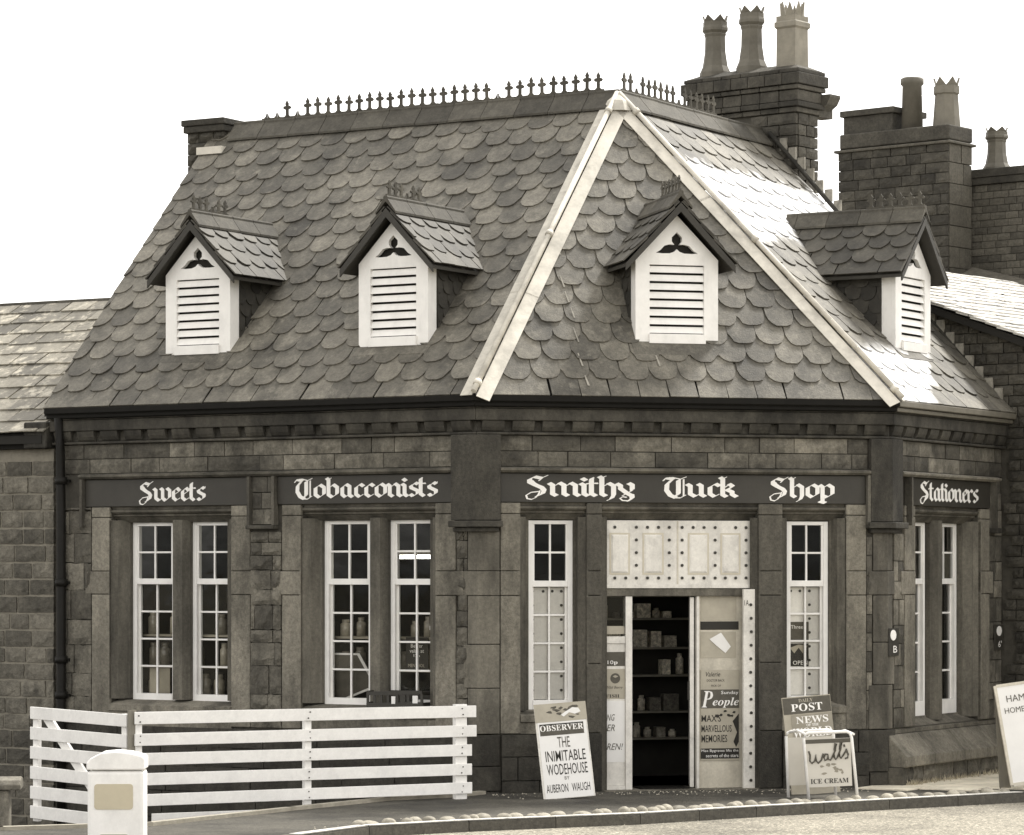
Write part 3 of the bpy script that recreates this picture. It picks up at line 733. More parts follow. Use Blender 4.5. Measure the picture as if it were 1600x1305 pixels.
def sash(fr, a0, a1, zb, zt, nd=-.215, cols=2, top_rows=2, low_rows=4, zm=2.215, m=M_dwhite, bottom=.075, name='window'):
    """vertical sliding sash with glazing bars; nd = depth of the outer face"""
    F = MB(); st = .052
    F.box(fr, a0, a0 + st, zb, zt, nd - .10, nd); F.box(fr, a1 - st, a1, zb, zt, nd - .10, nd)
    F.box(fr, a0 + st, a1 - st, zt - .04, zt, nd - .10, nd - .002)
    F.box(fr, a0 + st, a1 - st, zb, zb + bottom, nd - .10, nd + .004)
    w = F.build(name, m, SHOP, bevel=.004)
    i0, i1 = a0 + st, a1 - st
    mb = MB(); mb.box(fr, i0 + .001, i1 - .001, zm - .032, zm + .032, nd - .075, nd - .006); mb.build('meeting_rail', m, w, bevel=.003)
    def lights(z0, z1, rows, d):
        s_ = MB(); s_.box(fr, i0, i0 + .022, z0, z1, d - .035, d); s_.build('sash_stile', m, w)
        s_ = MB(); s_.box(fr, i1 - .022, i1, z0, z1, d - .035, d); s_.build('sash_stile', m, w)
        x0, x1 = i0 + .022, i1 - .022; bw_ = .020
        cs = [x0 + (x1 - x0) * k / cols for k in range(cols + 1)]; zs = [z0 + (z1 - z0) * k / rows for k in range(rows + 1)]
        for c in cs[1:-1]:
            g_ = MB(); g_.box(fr, c - bw_ / 2, c + bw_ / 2, z0, z1, d - .030, d - .002); g_.build('glazing_bar', m, w)
        for z in zs[1:-1]:
            g_ = MB(); g_.box(fr, x0, x1, z - bw_ / 2, z + bw_ / 2, d - .028, d - .005); g_.build('glazing_bar', m, w)
        for i in range(cols):
            for j in range(rows):
                g_ = MB(); g_.add([fr.p(cs[i], zs[j], d - .018), fr.p(cs[i + 1], zs[j], d - .018), fr.p(cs[i + 1], zs[j + 1], d - .018), fr.p(cs[i], zs[j + 1], d - .018)], [(0, 1, 2, 3)])
                g_.build('pane', M_glass, w)
    lights(zm + .032, zt - .04, top_rows, nd - .012)
    lights(zb + bottom, zm - .032, low_rows, nd - .048)
    return w

# left face
for a0, a1, js, je in ((-4.81, -3.144, -5.06, -2.89), (-2.222, -.514, -2.47, -.262)):
    jamb(FL, js, a0, -.09 if a0 < -3 else -.12); jamb(FL, a1, je, .10)
    splay(FL, a0, 1, .90, 2.90); splay(FL, a1, -1, .90, 2.90)
    c = (a0 + a1) / 2 + .045
    mullion(FL, c, .23, .90, 2.90)
    lintel(FL, a0, a1); sill(FL, a0, a1, .87, .0)
    sash(FL, a0 + .165, c - .115, .885, 2.875); sash(FL, c + .115, a1 - .10, .885, 2.875)
masonry(wall_o, FL, -5.55, -5.065, .62, [.30, .26, .32, .28, .34, .30, .33, .26, .04], (.18, .34), M_rubble, 'rough', .01, holes=())
masonry(wall_o, FL, -2.885, -2.475, .62, [.20, .17, .31, .25, .14, .27, .17, .21, .16, .14, .12], (.20, .43), M_rubble, 'rough', .012)
masonry(wall_o, FL, -5.55, -.28, -.70, [.3, .3, .28, .21, .22], (.4, .9), M_soot, 'flat', .03)
# central face
jamb(FC, .255, .47, -.0, z0=.62); jamb(FC, LC - .475, LC - .245, 0, z0=.62)
lintel(FC, .47, 1.19); lintel(FC, 1.36, 3.10); lintel(FC, 3.37, LC - .475)
splay(FC, .47, 1, .86, 2.90, w=.13); splay(FC, 1.19, -1, .86, 2.90, w=.10, m=M_pier)
splay(FC, 1.36, 1, 0, 2.90, w=.075, m=M_pier); splay(FC, 3.10, -1, 0, 2.90, w=.055, m=M_pier)
splay(FC, 3.37, 1, .86, 2.90, w=.10, m=M_pier); splay(FC, LC - .475, -1, .86, 2.90, w=.135)
for a0, a1 in ((1.19, 1.36), (3.10, 3.37)):
    for p, q in ((.0, .62), (.62, 1.35), (1.35, 2.07), (2.07, 2.33), (2.33, 2.93), (2.93, 3.05)):
        mb = MB(); mb.box(FC, a0 - .0, a1, p + .003, q - .003, -.30, .003 if p < 2.93 else .006)
        mb.build('pier_stone', M_pier if p > .6 else M_soot, wall_o, bevel=.010)
sill(FC, .47, 1.19, .845, .62); sill(FC, 3.37, LC - .475, .905, .62)
masonry(wall_o, FC, .26, 1.19, -.12, [.25, .25, .235], (.3, .6), M_soot, 'flat', .045, holes=())
masonry(wall_o, FC, 3.37, LC - .22, -.12, [.25, .25, .235], (.3, .6), M_soot, 'flat', .045)
W1 = sash(FC, .60, 1.09, .865, 2.865, nd=-.19, zm=2.195, bottom=.10)
W2 = sash(FC, 3.47, 3.955, .925, 2.865, nd=-.19, zm=2.195, bottom=.06)
# right face
jamb(FR, .46, .74, -.10, m=M_ashlar); jamb(FR, 2.60, 2.86, .10, m=M_ashlar)
splay(FR, .74, 1, .66, 2.90); splay(FR, 2.60, -1, .66, 2.90)
mullion(FR, 1.625, .21, .66, 2.90); lintel(FR, .70, 2.60)
sash(FR, .90, 1.50, .70, 2.875, bottom=.17); sash(FR, 1.73, 2.40, .70, 2.875, bottom=.17)
masonry(wall_o, FR, .19, .455, .62, [.22, .2, .26, .24, .2, .28, .2, .22, .3], (.12, .26), M_course, 'flat', .0)
masonry(wall_o, FR, 2.865, 3.25, .62, [.22, .2, .26, .24, .2, .28, .2, .22, .3, .3, .2], (.14, .3), M_course, 'flat', .0, holes=[])
mb = MB(); mb.profile(FR, .04, 3.25, [(-.33, .71), (-.21, .71), (-.21, .69), (-.02, .60), (-.02, .56), (-.33, .56)]); mb.build('sill', M_ashlar, wall_o)
for a0, a1 in ((.03, .80), (.806, 1.65), (1.656, 2.5), (2.506, 3.25)):
    mb = MB(); mb.profile(FR, a0, a1, [(-.03, .555), (.0, .555), (.20, .335), (.215, .325), (.215, .215), (.19, .205), (-.03, .205)])
    mb.build('plinth_coping', M_ashlar, wall_o, bevel=.010)
masonry(wall_o, FR, .12, 3.25, .0, [.205], (.22, .5), M_rubble, 'rough', .13, depth=.16)
mb = MB(); mb.box(FR, .02, .115, -.02, .203, -.05, .17); mb.build('plinth_stone', M_course, wall_o, bevel=.008)

# small enamel plates on the corners of the side street
for i, (a, z) in enumerate(((.13, 1.58), (3.10, 1.58))):
    mb = MB(); mb.box(FR, a - .12, a + .12, z - .17, z + .13, .006, .022); pl = mb.build('wall_plate', M_board, SHOP)
    mb = MB(); mb.prism(FR, [(a + (-.03 if i == 0 else 0) + .075 * math.cos(k * math.pi / 8), z + .055 + .058 * math.sin(k * math.pi / 8)) for k in range(16)], .020, .026); mb.build('plate_disc', M_letter, pl)
    text_on('B' if i == 0 else "6'", FR, a - .03, a + .07, z - .135, z - .06, .0245, M_letter, pl)

# ------------------------------------------------------------------ doorway
D = -.12
mb = MB(); mb.box(FC, 1.435, 3.045, 2.145, 2.868, D - .06, D); TR = mb.build('transom_shutter', M_old_white, SHOP, bevel=.004)
mb = MB(); mb.box(FC, 1.437, 3.043, 2.148, 2.185, D, D + .02); mb.build('shutter_rail', M_old_white, TR)
mb = MB(); mb.box(FC, 2.224, 2.238, 2.19, 2.864, D, D + .006); mb.build('shutter_joint', M_cream, TR)
for a0, a1 in ((1.475, 1.70), (1.84, 2.075), (2.345, 2.58), (2.71, 2.935)):
    mb = MB()
    mb.prism(FC, [(a0, 2.29), (a1, 2.29), (a1, 2.735), (a0, 2.735)], D, D + .004)
    mb.build('shutter_moulding', mat('panel_shadow_paint', .52, var=.1, bump=0) if 'pm' not in globals() else pm, TR); pm = bpy.data.materials['panel_shadow_paint']
    mb = MB(); e = .018
    mb.hexa([FC.p(a0 + e, 2.29 + e, D + .004), FC.p(a1 - e, 2.29 + e, D + .004), FC.p(a1 - e, 2.735 - e, D + .004), FC.p(a0 + e, 2.735 - e, D + .004),
             FC.p(a0 + e * 2, 2.29 + 2 * e, D + .014), FC.p(a1 - 2 * e, 2.29 + 2 * e, D + .014), FC.p(a1 - 2 * e, 2.735 - 2 * e, D + .014), FC.p(a0 + 2 * e, 2.735 - 2 * e, D + .014)])
    mb.build('shutter_panel', M_old_white, TR)
def disc(mb, fr, a, z, r, n0, n1, seg=10):
    mb.prism(fr, [(a + r * math.cos(2 * math.pi * k / seg), z + r * math.sin(2 * math.pi * k / seg)) for k in range(seg)], n0, n1)
mb = MB()
def zx(x): return 1.44 + (760 + x * .2625 - 947) * .00715
for x in (762, 889, 955, 1020, 1084, 1160, 1226, 1291, 1357, 1480, 1542): disc(mb, FC, zx(x), 2.795, .0165, D, D + .01)
for x in (762, 826, 889, 955, 1020, 1084, 1160, 1226, 1291, 1357, 1418, 1480, 1542): disc(mb, FC, zx(x), 2.255, .0165, D, D + .01)
for z in (2.66, 2.525, 2.39):
    for x in (889, 1084, 1160, 1357, 1542): disc(mb, FC, zx(x), z, .0165, D, D + .01)
mb.build('bolts', M_hidden, TR, kind='stuff')
mb = MB(); mb.box(FC, 1.40, 3.05, 2.062, 2.142, D - .12, D + .012); mb.build('door_beam', M_mullion, SHOP, bevel=.006)
# left side light and panel
DF = MB(); DF.box(FC, 1.655, 1.728, 0, 2.06, D - .10, D); DF.box(FC, 1.435, 1.654, 1.56, 1.635, D - .06, D - .008); DF.box(FC, 1.435, 1.654, 0.0, .05, D - .06, D - .01)
DF.box(FC, 2.447, 2.475, 0, 2.06, D - .08, D - .004)
frm = DF.build('door_frame', M_old_white, SHOP, bevel=.003)
mb = MB(); mb.box(FC, 1.436, 1.654, .052, 1.558, D - .05, D - .022); SP = mb.build('side_panel', M_old_white, SHOP)
mb = MB(); mb.box(FC, 1.436, 1.654, 1.637, 2.058, D - .04, D - .035); mb.build('side_pane', M_glass, frm)
mb = MB(); mb.box(FC, 1.44, 1.65, 1.66, 1.745, D - .034, D - .031); mb.build('side_paper', M_mpaper, frm)
# open door leaf swung inwards, and the fixed right panel
lo = FC.p(2.40, 0, D - .03); ld = Vector((-nC.x, -nC.y)) * 1 + dC * .295
FD = Fr((lo.x, lo.y), ld)
mb = MB(); mb.box(FD, 0, .66, .02, 2.05, -.022, .022); DOOR = mb.build('door', M_old_white, SHOP, bevel=.003)
mb = MB(); mb.box(FD, .02, .06, .95, 1.15, -.045, -.0225); mb.build('letter_pull', M_hidden, DOOR)
mb = MB(); mb.box(FC, 2.476, 3.00, 0, 2.06, D - .09, D - .05); RP = mb.build('fixed_door_panel', M_cream, SHOP)
mb = MB(); mb.box(FC, 2.945, 3.075, 0, 2.135, -.09, -.045); BB = mb.build('bolt_board', M_old_white, SHOP, bevel=.003)
mb = MB(); z = .07
for k in range(14):
    mb = MB(); disc(mb, FC, 3.028 - .004 * math.sin(k), .09 + k * .1445, .0165, -.046, -.036); mb.build('bolt', M_hidden, BB)
text_on('1A', FC, 2.955, 3.005, 1.96, 2.02, -.044, M_ink, BB)
mb = MB(); mb.box(FC, 1.38, 3.08, -.06, .008, -.55, .06); mb.build('doorstep', M_ashlar, SHOP)
mb = MB(); mb.box(FC, 1.82, 2.36, .009, .022, -.50, -.10); mb.build('door_mat', M_gutter, label='dark door mat lying on the threshold in the open doorway', cat='door mat')

# ------------------------------------------------------------------ interior
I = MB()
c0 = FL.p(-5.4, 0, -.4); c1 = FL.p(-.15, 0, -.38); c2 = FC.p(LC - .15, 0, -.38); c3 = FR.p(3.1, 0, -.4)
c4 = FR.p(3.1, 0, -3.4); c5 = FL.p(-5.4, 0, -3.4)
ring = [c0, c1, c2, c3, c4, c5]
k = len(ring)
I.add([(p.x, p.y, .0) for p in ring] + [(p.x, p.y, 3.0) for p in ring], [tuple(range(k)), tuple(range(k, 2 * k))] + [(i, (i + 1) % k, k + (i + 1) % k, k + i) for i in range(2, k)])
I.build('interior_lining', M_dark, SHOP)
FB = FC.sub(0, -2.1)     # back wall shelving seen through the door
sh = empty('shelf_unit', FB.p(2.1, 0, 0), 'tall dark shelf unit of small goods inside behind the open doorway', 'shelves')
for z in (.45, .75, 1.16, 1.47, 1.80, 2.06):
    mb = MB(); mb.box(FB, 1.2, 3.2, z - .022, z, -.28, 0); mb.build('shelf', M_shelf, sh)
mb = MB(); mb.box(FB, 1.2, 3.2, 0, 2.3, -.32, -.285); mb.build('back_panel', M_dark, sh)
goods = []
for z in (.45, .75, 1.16, 1.47, 1.80, 2.06):
    a = 1.5
    while a < 2.9:
        w = rnd.uniform(.05, .18); h = rnd.uniform(.06, .24)
        if rnd.random() < .88: goods.append((a, w, h, z))
        a += w + rnd.uniform(.005, .05)
for a, w, h, z in goods:
    mb = MB()
    if rnd.random() < .5: mb.box(FB, a, a + w, z + .001, z + h, -.2, -.05)
    else:
        c = FB.p(a + w / 2, z + .001, -.12); r_ = min(w / 2, .045)
        mb.lathe(c, [(r_, 0), (r_, h * .75), (r_ * .6, h * .82), (r_ * .65, h)], 10)
    mb.build('grocery_packet', M_goods, label='small packet or jar standing on a shelf inside the dark doorway', cat='packet', group='goods on the shelves inside the doorway')
# window displays on the left face: ledges with jars
for gi, (a0, a1) in enumerate(((-4.65, -3.25), (-2.05, -.62))):
    ds = empty('display_ledge', FL.p((a0 + a1) / 2, 0, -.6), ('two display ledges behind the panes under the sign Sweets' if gi == 0 else 'display ledge behind the panes under the sign Tobacconists'), 'display ledge')
    for z in (.93, 1.27, 1.62):
        mb = MB(); mb.box(FL, a0, a1, z - .025, z, -.62, -.38); mb.build('ledge_board', M_mpaper if z > 1 else M_shelf, ds)
    if True:
        for z in ((1.27, 1.62, .93) if gi == 0 else (1.27, 1.62)):
            a = a0 + .08
            while a < a1 - .1:
                r_ = rnd.uniform(.045, .065); h = rnd.uniform(.16, .27)
                if rnd.random() < .8:
                    c = FL.p(a, z + .001, -.5); mb = MB()
                    mb.lathe(c, [(r_, 0), (r_, h * .72), (r_ * .62, h * .82), (r_ * .7, h * .84), (r_ * .7, h)], 12)
                    mb.build('sweet_jar', M_jar, label='glass sweet jar standing on a ledge behind the window under ' + ('Sweets' if gi == 0 else 'Tobacconists'), cat='jar', group='sweet jars in the window under ' + ('Sweets' if gi == 0 else 'Tobacconists'))
                a += r_ * 2 + rnd.uniform(.02, .09)
# a pale blind card behind the low panes of the leftmost window
mb = MB(); mb.box(FL, -4.52, -4.24, .96, 1.24, -.37, -.36); mb.build('display_card', M_mpaper, label='blank buff card behind the lowest panes of the leftmost window', cat='card')
mb = MB(); mb.prism(FL, [(-2.05, 1.44), (-1.70, 1.44), (-1.50, 1.13), (-1.52, 1.09), (-1.93, .93), (-2.05, .93)], -.37, -.36); tc = mb.build('display_card', M_dpaper, label='large tilted card behind the bottom panes of the left sash under Tobacconists', cat='card')
mb = MB(); mb.prism(FL, [(-1.70, 1.44), (-1.50, 1.13), (-1.515, 1.10), (-1.73, 1.42), (-2.05, 1.42), (-2.05, 1.44)], -.36, -.358); mb.prism(FL, [(-1.52, 1.09), (-1.53, 1.06), (-1.90, .93), (-1.96, .93)], -.36, -.3581); mb.build('card_edge', M_paper, tc, kind='stuff')
mb = MB(); mb.box(FL, -1.10, -.82, 1.27, 1.62, -.36, -.35); cd = mb.build('display_card', M_ink, label='black card reading Better value at 12p behind the right sash under Tobacconists', cat='card')
for tx, z in (('Better', 1.53), ('value at', 1.475), ('12p', 1.42)):
    w = {'Better': .075, 'value at': .09, '12p': .04}[tx]
    text_on(tx, FL, -.96 - w, -.96 + w, z - .02, z + .02, -.347, M_letter, cd)
text_on('MENTHOL', FL, -1.07, -.86, 1.30, 1.335, -.347, M_mpaper, cd)
mb = MB(); disc(mb, FL, -.66, 1.82, .15, -.36, -.35, 20); hd = mb.build('hanging_disc', M_dpaper, label='round grey hanging disc with pale crescent behind the right sash under Tobacconists', cat='hanging sign')
mb = MB(); mb.prism(FL, [(-.66 + .13 * math.cos(R(x)), 1.82 + .13 * math.sin(R(x))) for x in range(60, 301, 20)] + [(-.64 + .09 * math.cos(R(x)), 1.83 + .09 * math.sin(R(x))) for x in range(290, 69, -20)], -.35, -.347); mb.build('crescent', M_mpaper, hd)
mb = MB(); mb.box(FL, -.80, -.60, 1.70, 1.745, -.35, -.345); mb.build('disc_label', M_paper, hd)
mb = MB(); mb.prism(FL, [(-.76, .96), (-.64, .96), (-.62, 1.3), (-.70, 1.24), (-.80, 1.33)], -.37, -.36); mb.build('display_card', M_paper, label='pale crumpled paper standing at the bottom right pane under Tobacconists', cat='paper')
# fluorescent tube
mb = MB(); mb.tube([FL.p(-1.75, 2.485, -1.0), FL.p(-.9, 2.485, -1.0)], .02, 10)
tb = empty('ceiling_lamp', FL.p(-1.3, 2.6, -1.0), 'lit fluorescent tube glowing behind the upper panes under Tobacconists', 'ceiling lamp')
mb.build('lamp_tube', M_tube, tb)
mb = MB(); mb.box(FL, -1.78, -.87, 2.51, 2.56, -1.04, -.96); mb.build('lamp_body', M_cream, tb)
# boarded shutters behind the lower central sashes
for (a0, a1, z0, z1, lab) in ((.66, 1.04, .97, 2.155, 'cream bolted shutter board behind the window left of the door'), (3.53, 3.90, .99, 2.155, 'cream bolted shutter board behind the window right of the door')):
    mb = MB(); mb.box(FC, a0, a1, z0, z1, -.31, -.285); bd = mb.build('shutter_board', M_white, label=lab, cat='shutter')
    mb = MB()
    xs = (a0 + .015, a1 - .05) if a0 < 1 else (a1 - .125,)
    for x in xs:
        for k in range(8):
            z = z1 - .04 - k * .15
            if z > z0: disc(mb, FC, x, z, .015, -.286, -.276)
    for x in ((a0 + .13, a0 + .23) if a0 < 1 else (a0 + .03, a0 + .135)): disc(mb, FC, x, z1 - .04, .015, -.286, -.276)
    mb.build('bolts', M_hidden, bd, kind='stuff')
def poster(name, fr, a0, a1, z0, z1, n, m, label, cat='poster', th=.002):
    mb = MB(); mb.box(fr, a0, a1, z0, z1, n - th, n); return mb.build(name, m, label=label, cat=cat)
p = poster('window_poster', FC, 3.535, 3.765, 1.56, 1.78, -.278, M_dpaper, 'dark rectangular poster at eye level in the window right of the door')
text_on('Three', FC, 3.56, 3.70, 1.705, 1.745, -.276, M_letter, p)
p = poster('window_poster', FC, 3.535, 3.765, 1.30, 1.545, -.278, M_ink, 'dark OPEN card below another poster in the window right of the door')
text_on('OPEN', FC, 3.585, 3.75, 1.315, 1.36, -.276, M_letter, p)
mb = MB(); mb.prism(FC, [(3.55, 1.50), (3.60, 1.44), (3.65, 1.50), (3.70, 1.44), (3.75, 1.52), (3.65, 1.535)], -.278, -.2765); mb.build('poster_print', M_mpaper, p)

# posters on the door sides
a = poster('door_notice', FC, 2.505, 2.905, 1.80, 2.052, -.165, M_mpaper, 'worn blank notice at the top of the panel right of the doorway', 'notice')
b = poster('door_notice', FC, 2.50, 2.90, 1.40, 1.68, -.165, M_mpaper, 'second worn notice below a dark gap right of the doorway', 'notice')
mb = MB(); mb.box(FC, 2.50, 2.93, 1.70, 1.79, -.169, -.166); mb.build('panel_slot', M_ink, RP)
mb = MB(); mb.prism(FC, [(2.60, 1.60), (2.73, 1.67), (2.84, 1.52), (2.78, 1.45), (2.68, 1.53)], -.160, -.158); mb.build('paper_slip', M_paper, label='white slip of paper pinned askew over the second notice by the door', cat='paper')
pp = poster('newspaper_poster', FC, 2.50, 2.935, .30, 1.27, -.160, M_mpaper, 'newspaper poster for the Sunday People pasted right of the doorway')
def band_on(par, fr, a0, a1, z0, z1, n, m):
    mb = MB(); mb.box(fr, a0, a1, z0, z1, n, n + .0015); return mb.build('poster_band', m, par)
text_on('Valerie', FC, 2.56, 2.72, 1.20, 1.25, -.158, M_ink, pp, shear=.3)
text_on('DOCTOR BACK', FC, 2.57, 2.77, 1.145, 1.17, -.158, M_ink, pp)
text_on('PICK OF', FC, 2.62, 2.73, 1.09, 1.112, -.158, M_ink, pp)
bp_ = band_on(pp, FC, 2.502, 2.933, .86, 1.06, -.160, M_dpaper)
text_on('Sunday', FC, 2.73, 2.925, 1.0, 1.045, -.157, M_letter, pp)
text_on(bolditalic('P'), FC, 2.51, 2.64, .87, 1.045, -.157, M_letter, pp)
text_on(bolditalic('eople'), FC, 2.635, 2.93, .865, .975, -.1565, M_letter, pp)
for tx, z, w, h in (("MAX'S", .715, .22, .075), ('MARVELLOUS', .605, .34, .075), ('MEMORIES', .495, .29, .08)):
    text_on(tx, FC, 2.51, 2.51 + w, z, z + h, -.158, M_ink, pp, fat=.008)
mb = MB()
for k in range(9):
    c = (2.66 + rnd.uniform(0, .22), .80 + rnd.uniform(-.03, .04)); mb.prism(FC, [(c[0] + rnd.uniform(.012, .03) * math.cos(x), c[1] + rnd.uniform(.01, .02) * math.sin(x)) for x in (0, 1.2, 2.5, 3.7, 5)], -.159, -.157 + k * .0001)
mb.prism(FC, [(2.86, .72), (2.93, .80), (2.93, .50), (2.90, .44), (2.87, .50), (2.91, .60)], -.159, -.1575)
mb.build('poster_print', M_ink, pp)
band_on(pp, FC, 2.502, 2.933, .32, .43, -.160, M_ink)
text_on('Max Bygraves lifts the', FC, 2.51, 2.925, .385, .42, -.157, M_letter, pp); text_on('secrets of the stars', FC, 2.56, 2.925, .335, .37, -.157, M_letter, pp)
sp = poster('door_notice', FC, 1.437, 1.652, .30, .95, -.140, M_paper, 'handwritten sheet low on the panel left of the doorway', 'notice')
for tx, z in (('NG', .74), ('ER', .63), ('REN!', .43)): text_on(tx, FC, 1.45, 1.45 + .045 * len(tx), z, z + .07, -.138, M_dpaper, sp, shear=.3)
s2 = poster('door_notice', FC, 1.437, 1.652, 1.32, 1.47, -.140, M_dpaper, 'grey 10p sweet advert high on the panel left of the doorway', 'notice')
text_on(bold('10p'), FC, 1.46, 1.57, 1.33, 1.38, -.138, M_letter, s2)
s3 = poster('door_notice', FC, 1.437, 1.652, .97, 1.29, -.140, M_mpaper, 'sweet advert with round badge on the panel left of the doorway', 'notice')
mb = MB(); disc(mb, FC, 1.545, 1.19, .055, -.140, -.1385, 18); mb.build('badge', M_dpaper, s3)
mb = MB(); mb.prism(FC, [(1.515, 1.21), (1.545, 1.195), (1.58, 1.21), (1.545, 1.225)], -.1384, -.137); mb.build('badge_print', M_mpaper, s3)
text_on('Wild Berry', FC, 1.44, 1.63, 1.07, 1.11, -.138, M_dpaper, s3, shear=.3)
text_on(bold('FISH'), FC, 1.44, 1.59, .985, 1.02, -.138, M_ink, s3)

# ------------------------------------------------------------------ downpipe
mb = MB(); q = lambda z, n=.07, a=-5.44: FL.p(a, z, n)
pts = [q(4.06, .12), q(3.7, .085), q(3.0), q(1.6), q(.9), q(-.55)]
mb.tube(pts, .052, 12); dp = mb.build('downpipe', M_pipe, SHOP)
for z in (3.35, 2.2, 1.33, .93, .2):
    mb = MB(); mb.tube([q(z - .04), q(z + .04)], .072, 12); mb.box(FL, -5.53, -5.35, z - .015, z + .015, .0, .05); mb.build('pipe_collar', M_pipe, dp)

# ------------------------------------------------------------------ roof of the shop
ROOF = MB()
inL = 3.483; inC = 2.614; inR = 3.533
def slope_pt(fr, s, w, lift=0., tan_=None):
    """point on a slope: s along eave, w plan distance in from the eave line; lift = normal offset"""
    tan_ = tan_ or HR / {id(FL): inL, id(FC): inC, id(FR): inR}[id(fr)]
    p_ = fr.p(s, ZE + w * tan_, OV - w); th_ = math.atan(tan_)
    nn = Vector((fr.n.x * math.sin(th_), fr.n.y * math.sin(th_), math.cos(th_)))
    return p_ + nn * lift
def s_of(fr, P_): return (Vector((P_[0], P_[1])) - fr.o).dot(fr.d)
apL, apC, apR = s_of(FL, APEX), s_of(FC, APEX), s_of(FR, APEX)
eLr, eC0, eC1, eR0 = OV * tanh, -OV * tanh, LC + OV * tanh, -OV * tanh
VL_E, VL_R = -5.62, -5.78            # left verge at eave and ridge
VR_E, VR_R = 3.22, 3.745             # right end at eave and ridge
poly = {'L': [(VL_E, 0), (eLr, 0), (apL, inL), (VL_R, inL)], 'C': [(eC0, 0), (eC1, 0), (apC, inC)], 'R': [(eR0, 0), (VR_E, 0), (VR_R, inR), (apR, inR)]}
FRS = {'L': FL, 'C': FC, 'R': FR}
UN = MB()
for kx, pl in poly.items():
    fr = FRS[kx]
    top = [slope_pt(fr, a_, w_, -.01) for a_, w_ in pl]; bot = [v + Vector((0, 0, -.06)) for v in top]
    kk = len(pl); UN.add(top + bot, [tuple(range(kk)), tuple(range(kk, 2 * kk))[::-1]] + [(i, kk + i, kk + (i + 1) % kk, (i + 1) % kk) for i in range(kk)])
roof_o = UN.build('roof', M_under, SHOP)
# back slopes and gable so that the roof is closed
BK = MB()
rl = slope_pt(FL, VL_R, inL); rr_ = slope_pt(FR, VR_R, inR); ap = Vector((APEX.x, APEX.y, ZR))
bl = rl + Vector((-nL.x * 3.4, -nL.y * 3.4, -3.4)); br = rr_ + Vector((-nR.x * 3.4, -nR.y * 3.4, -3.4)); bc = Vector((APEX.x - .3, APEX.y + 4.6, ZR - 3.4))
BK.add([rl, ap, bc, bl, rr_, br], [(0, 1, 2, 3), (1, 4, 5, 2)])
BK.build('rear_slope', M_slate, SHOP)
GB = MB(); e1 = slope_pt(FL, VL_E, 0); e2 = Vector((e1.x, e1.y, -.7))
a1_ = FL.p(-5.60, -.7, -.05); 
GB.add([FL.p(-5.6, -.7, -.04), FL.p(-5.6, 4.0, -.04), FL.p(-5.6, 7.50, OV - inL), FL.p(-5.6, 4.0, -6.8), FL.p(-5.6, -.7, -6.8)], [(0, 1, 2, 3, 4)])
GB.build('gable_wall', M_rubble, SHOP)

def clip_poly(pl, region):
    """Sutherland-Hodgman, convex region counter-clockwise"""
    out = pl
    for i in range(len(region)):
        ax, ay = region[i]; bx, by = region[(i + 1) % len(region)]; inp = out; out = []
        if not inp: return []
        def side(p): return (bx - ax) * (p[1] - ay) - (by - ay) * (p[0] - ax)
        for j in range(len(inp)):
            c, d = inp[j - 1], inp[j]; sc_, sd_ = side(c), side(d)
            if (sc_ >= 0) != (sd_ >= 0):
                t_x = sc_ / (sc_ - sd_); out.append((c[0] + (d[0] - c[0]) * t_x, c[1] + (d[1] - c[1]) * t_x))
            if sd_ >= 0: out.append(d)
    return out
SL_T = .0145
def slate_outline(w, L_, kind, seed=None):
    o = _outline(w, L_, kind)
    if seed is None: seed = rnd.randrange(7)
    q = random.Random(seed * 13 + 5); o = [(x + q.uniform(-.006, .006), y_ + q.uniform(-.007, .007)) if y_ < L_ * .9 else (x, y_) for x, y_ in o]
    if seed in (2, 5) and kind != 'flat':
        i = 1 if seed == 2 else 6; o[i] = (o[i][0] * .94, o[i][1] + .012)
    return o
def _outline(w, L_, kind):
    h = w / 2 * .985
    if kind == 'flat': return [(-h, 0), (h, 0), (h, L_), (-h, L_)]
    o = [(-h, .46 * w), (-.90 * h, .25 * w), (-.68 * h, .095 * w), (-.34 * h, .0), (.34 * h, .0), (.68 * h, .095 * w), (.90 * h, .25 * w), (h, .46 * w), (h, L_), (-h, L_)]
    return o
_sl = {}
def slate_mesh(w, L_, kind, m):
    sd_ = rnd.randrange(7); k = (round(w, 3), round(L_, 3), kind, m.name, sd_)
    if k not in _sl:
        o = slate_outline(w, L_, kind, sd_); n = len(o); mb = MB()
        mb.add([(x, y_, SL_T) for x, y_ in o] + [(x, y_, 0) for x, y_ in o], [tuple(range(n)), tuple(range(n, 2 * n))[::-1]] + [(i, n + i, n + (i + 1) % n, (i + 1) % n) for i in range(n)])
        me = mb.mesh('slate'); me.materials.append(m); _sl[k] = me
    return _sl[k]

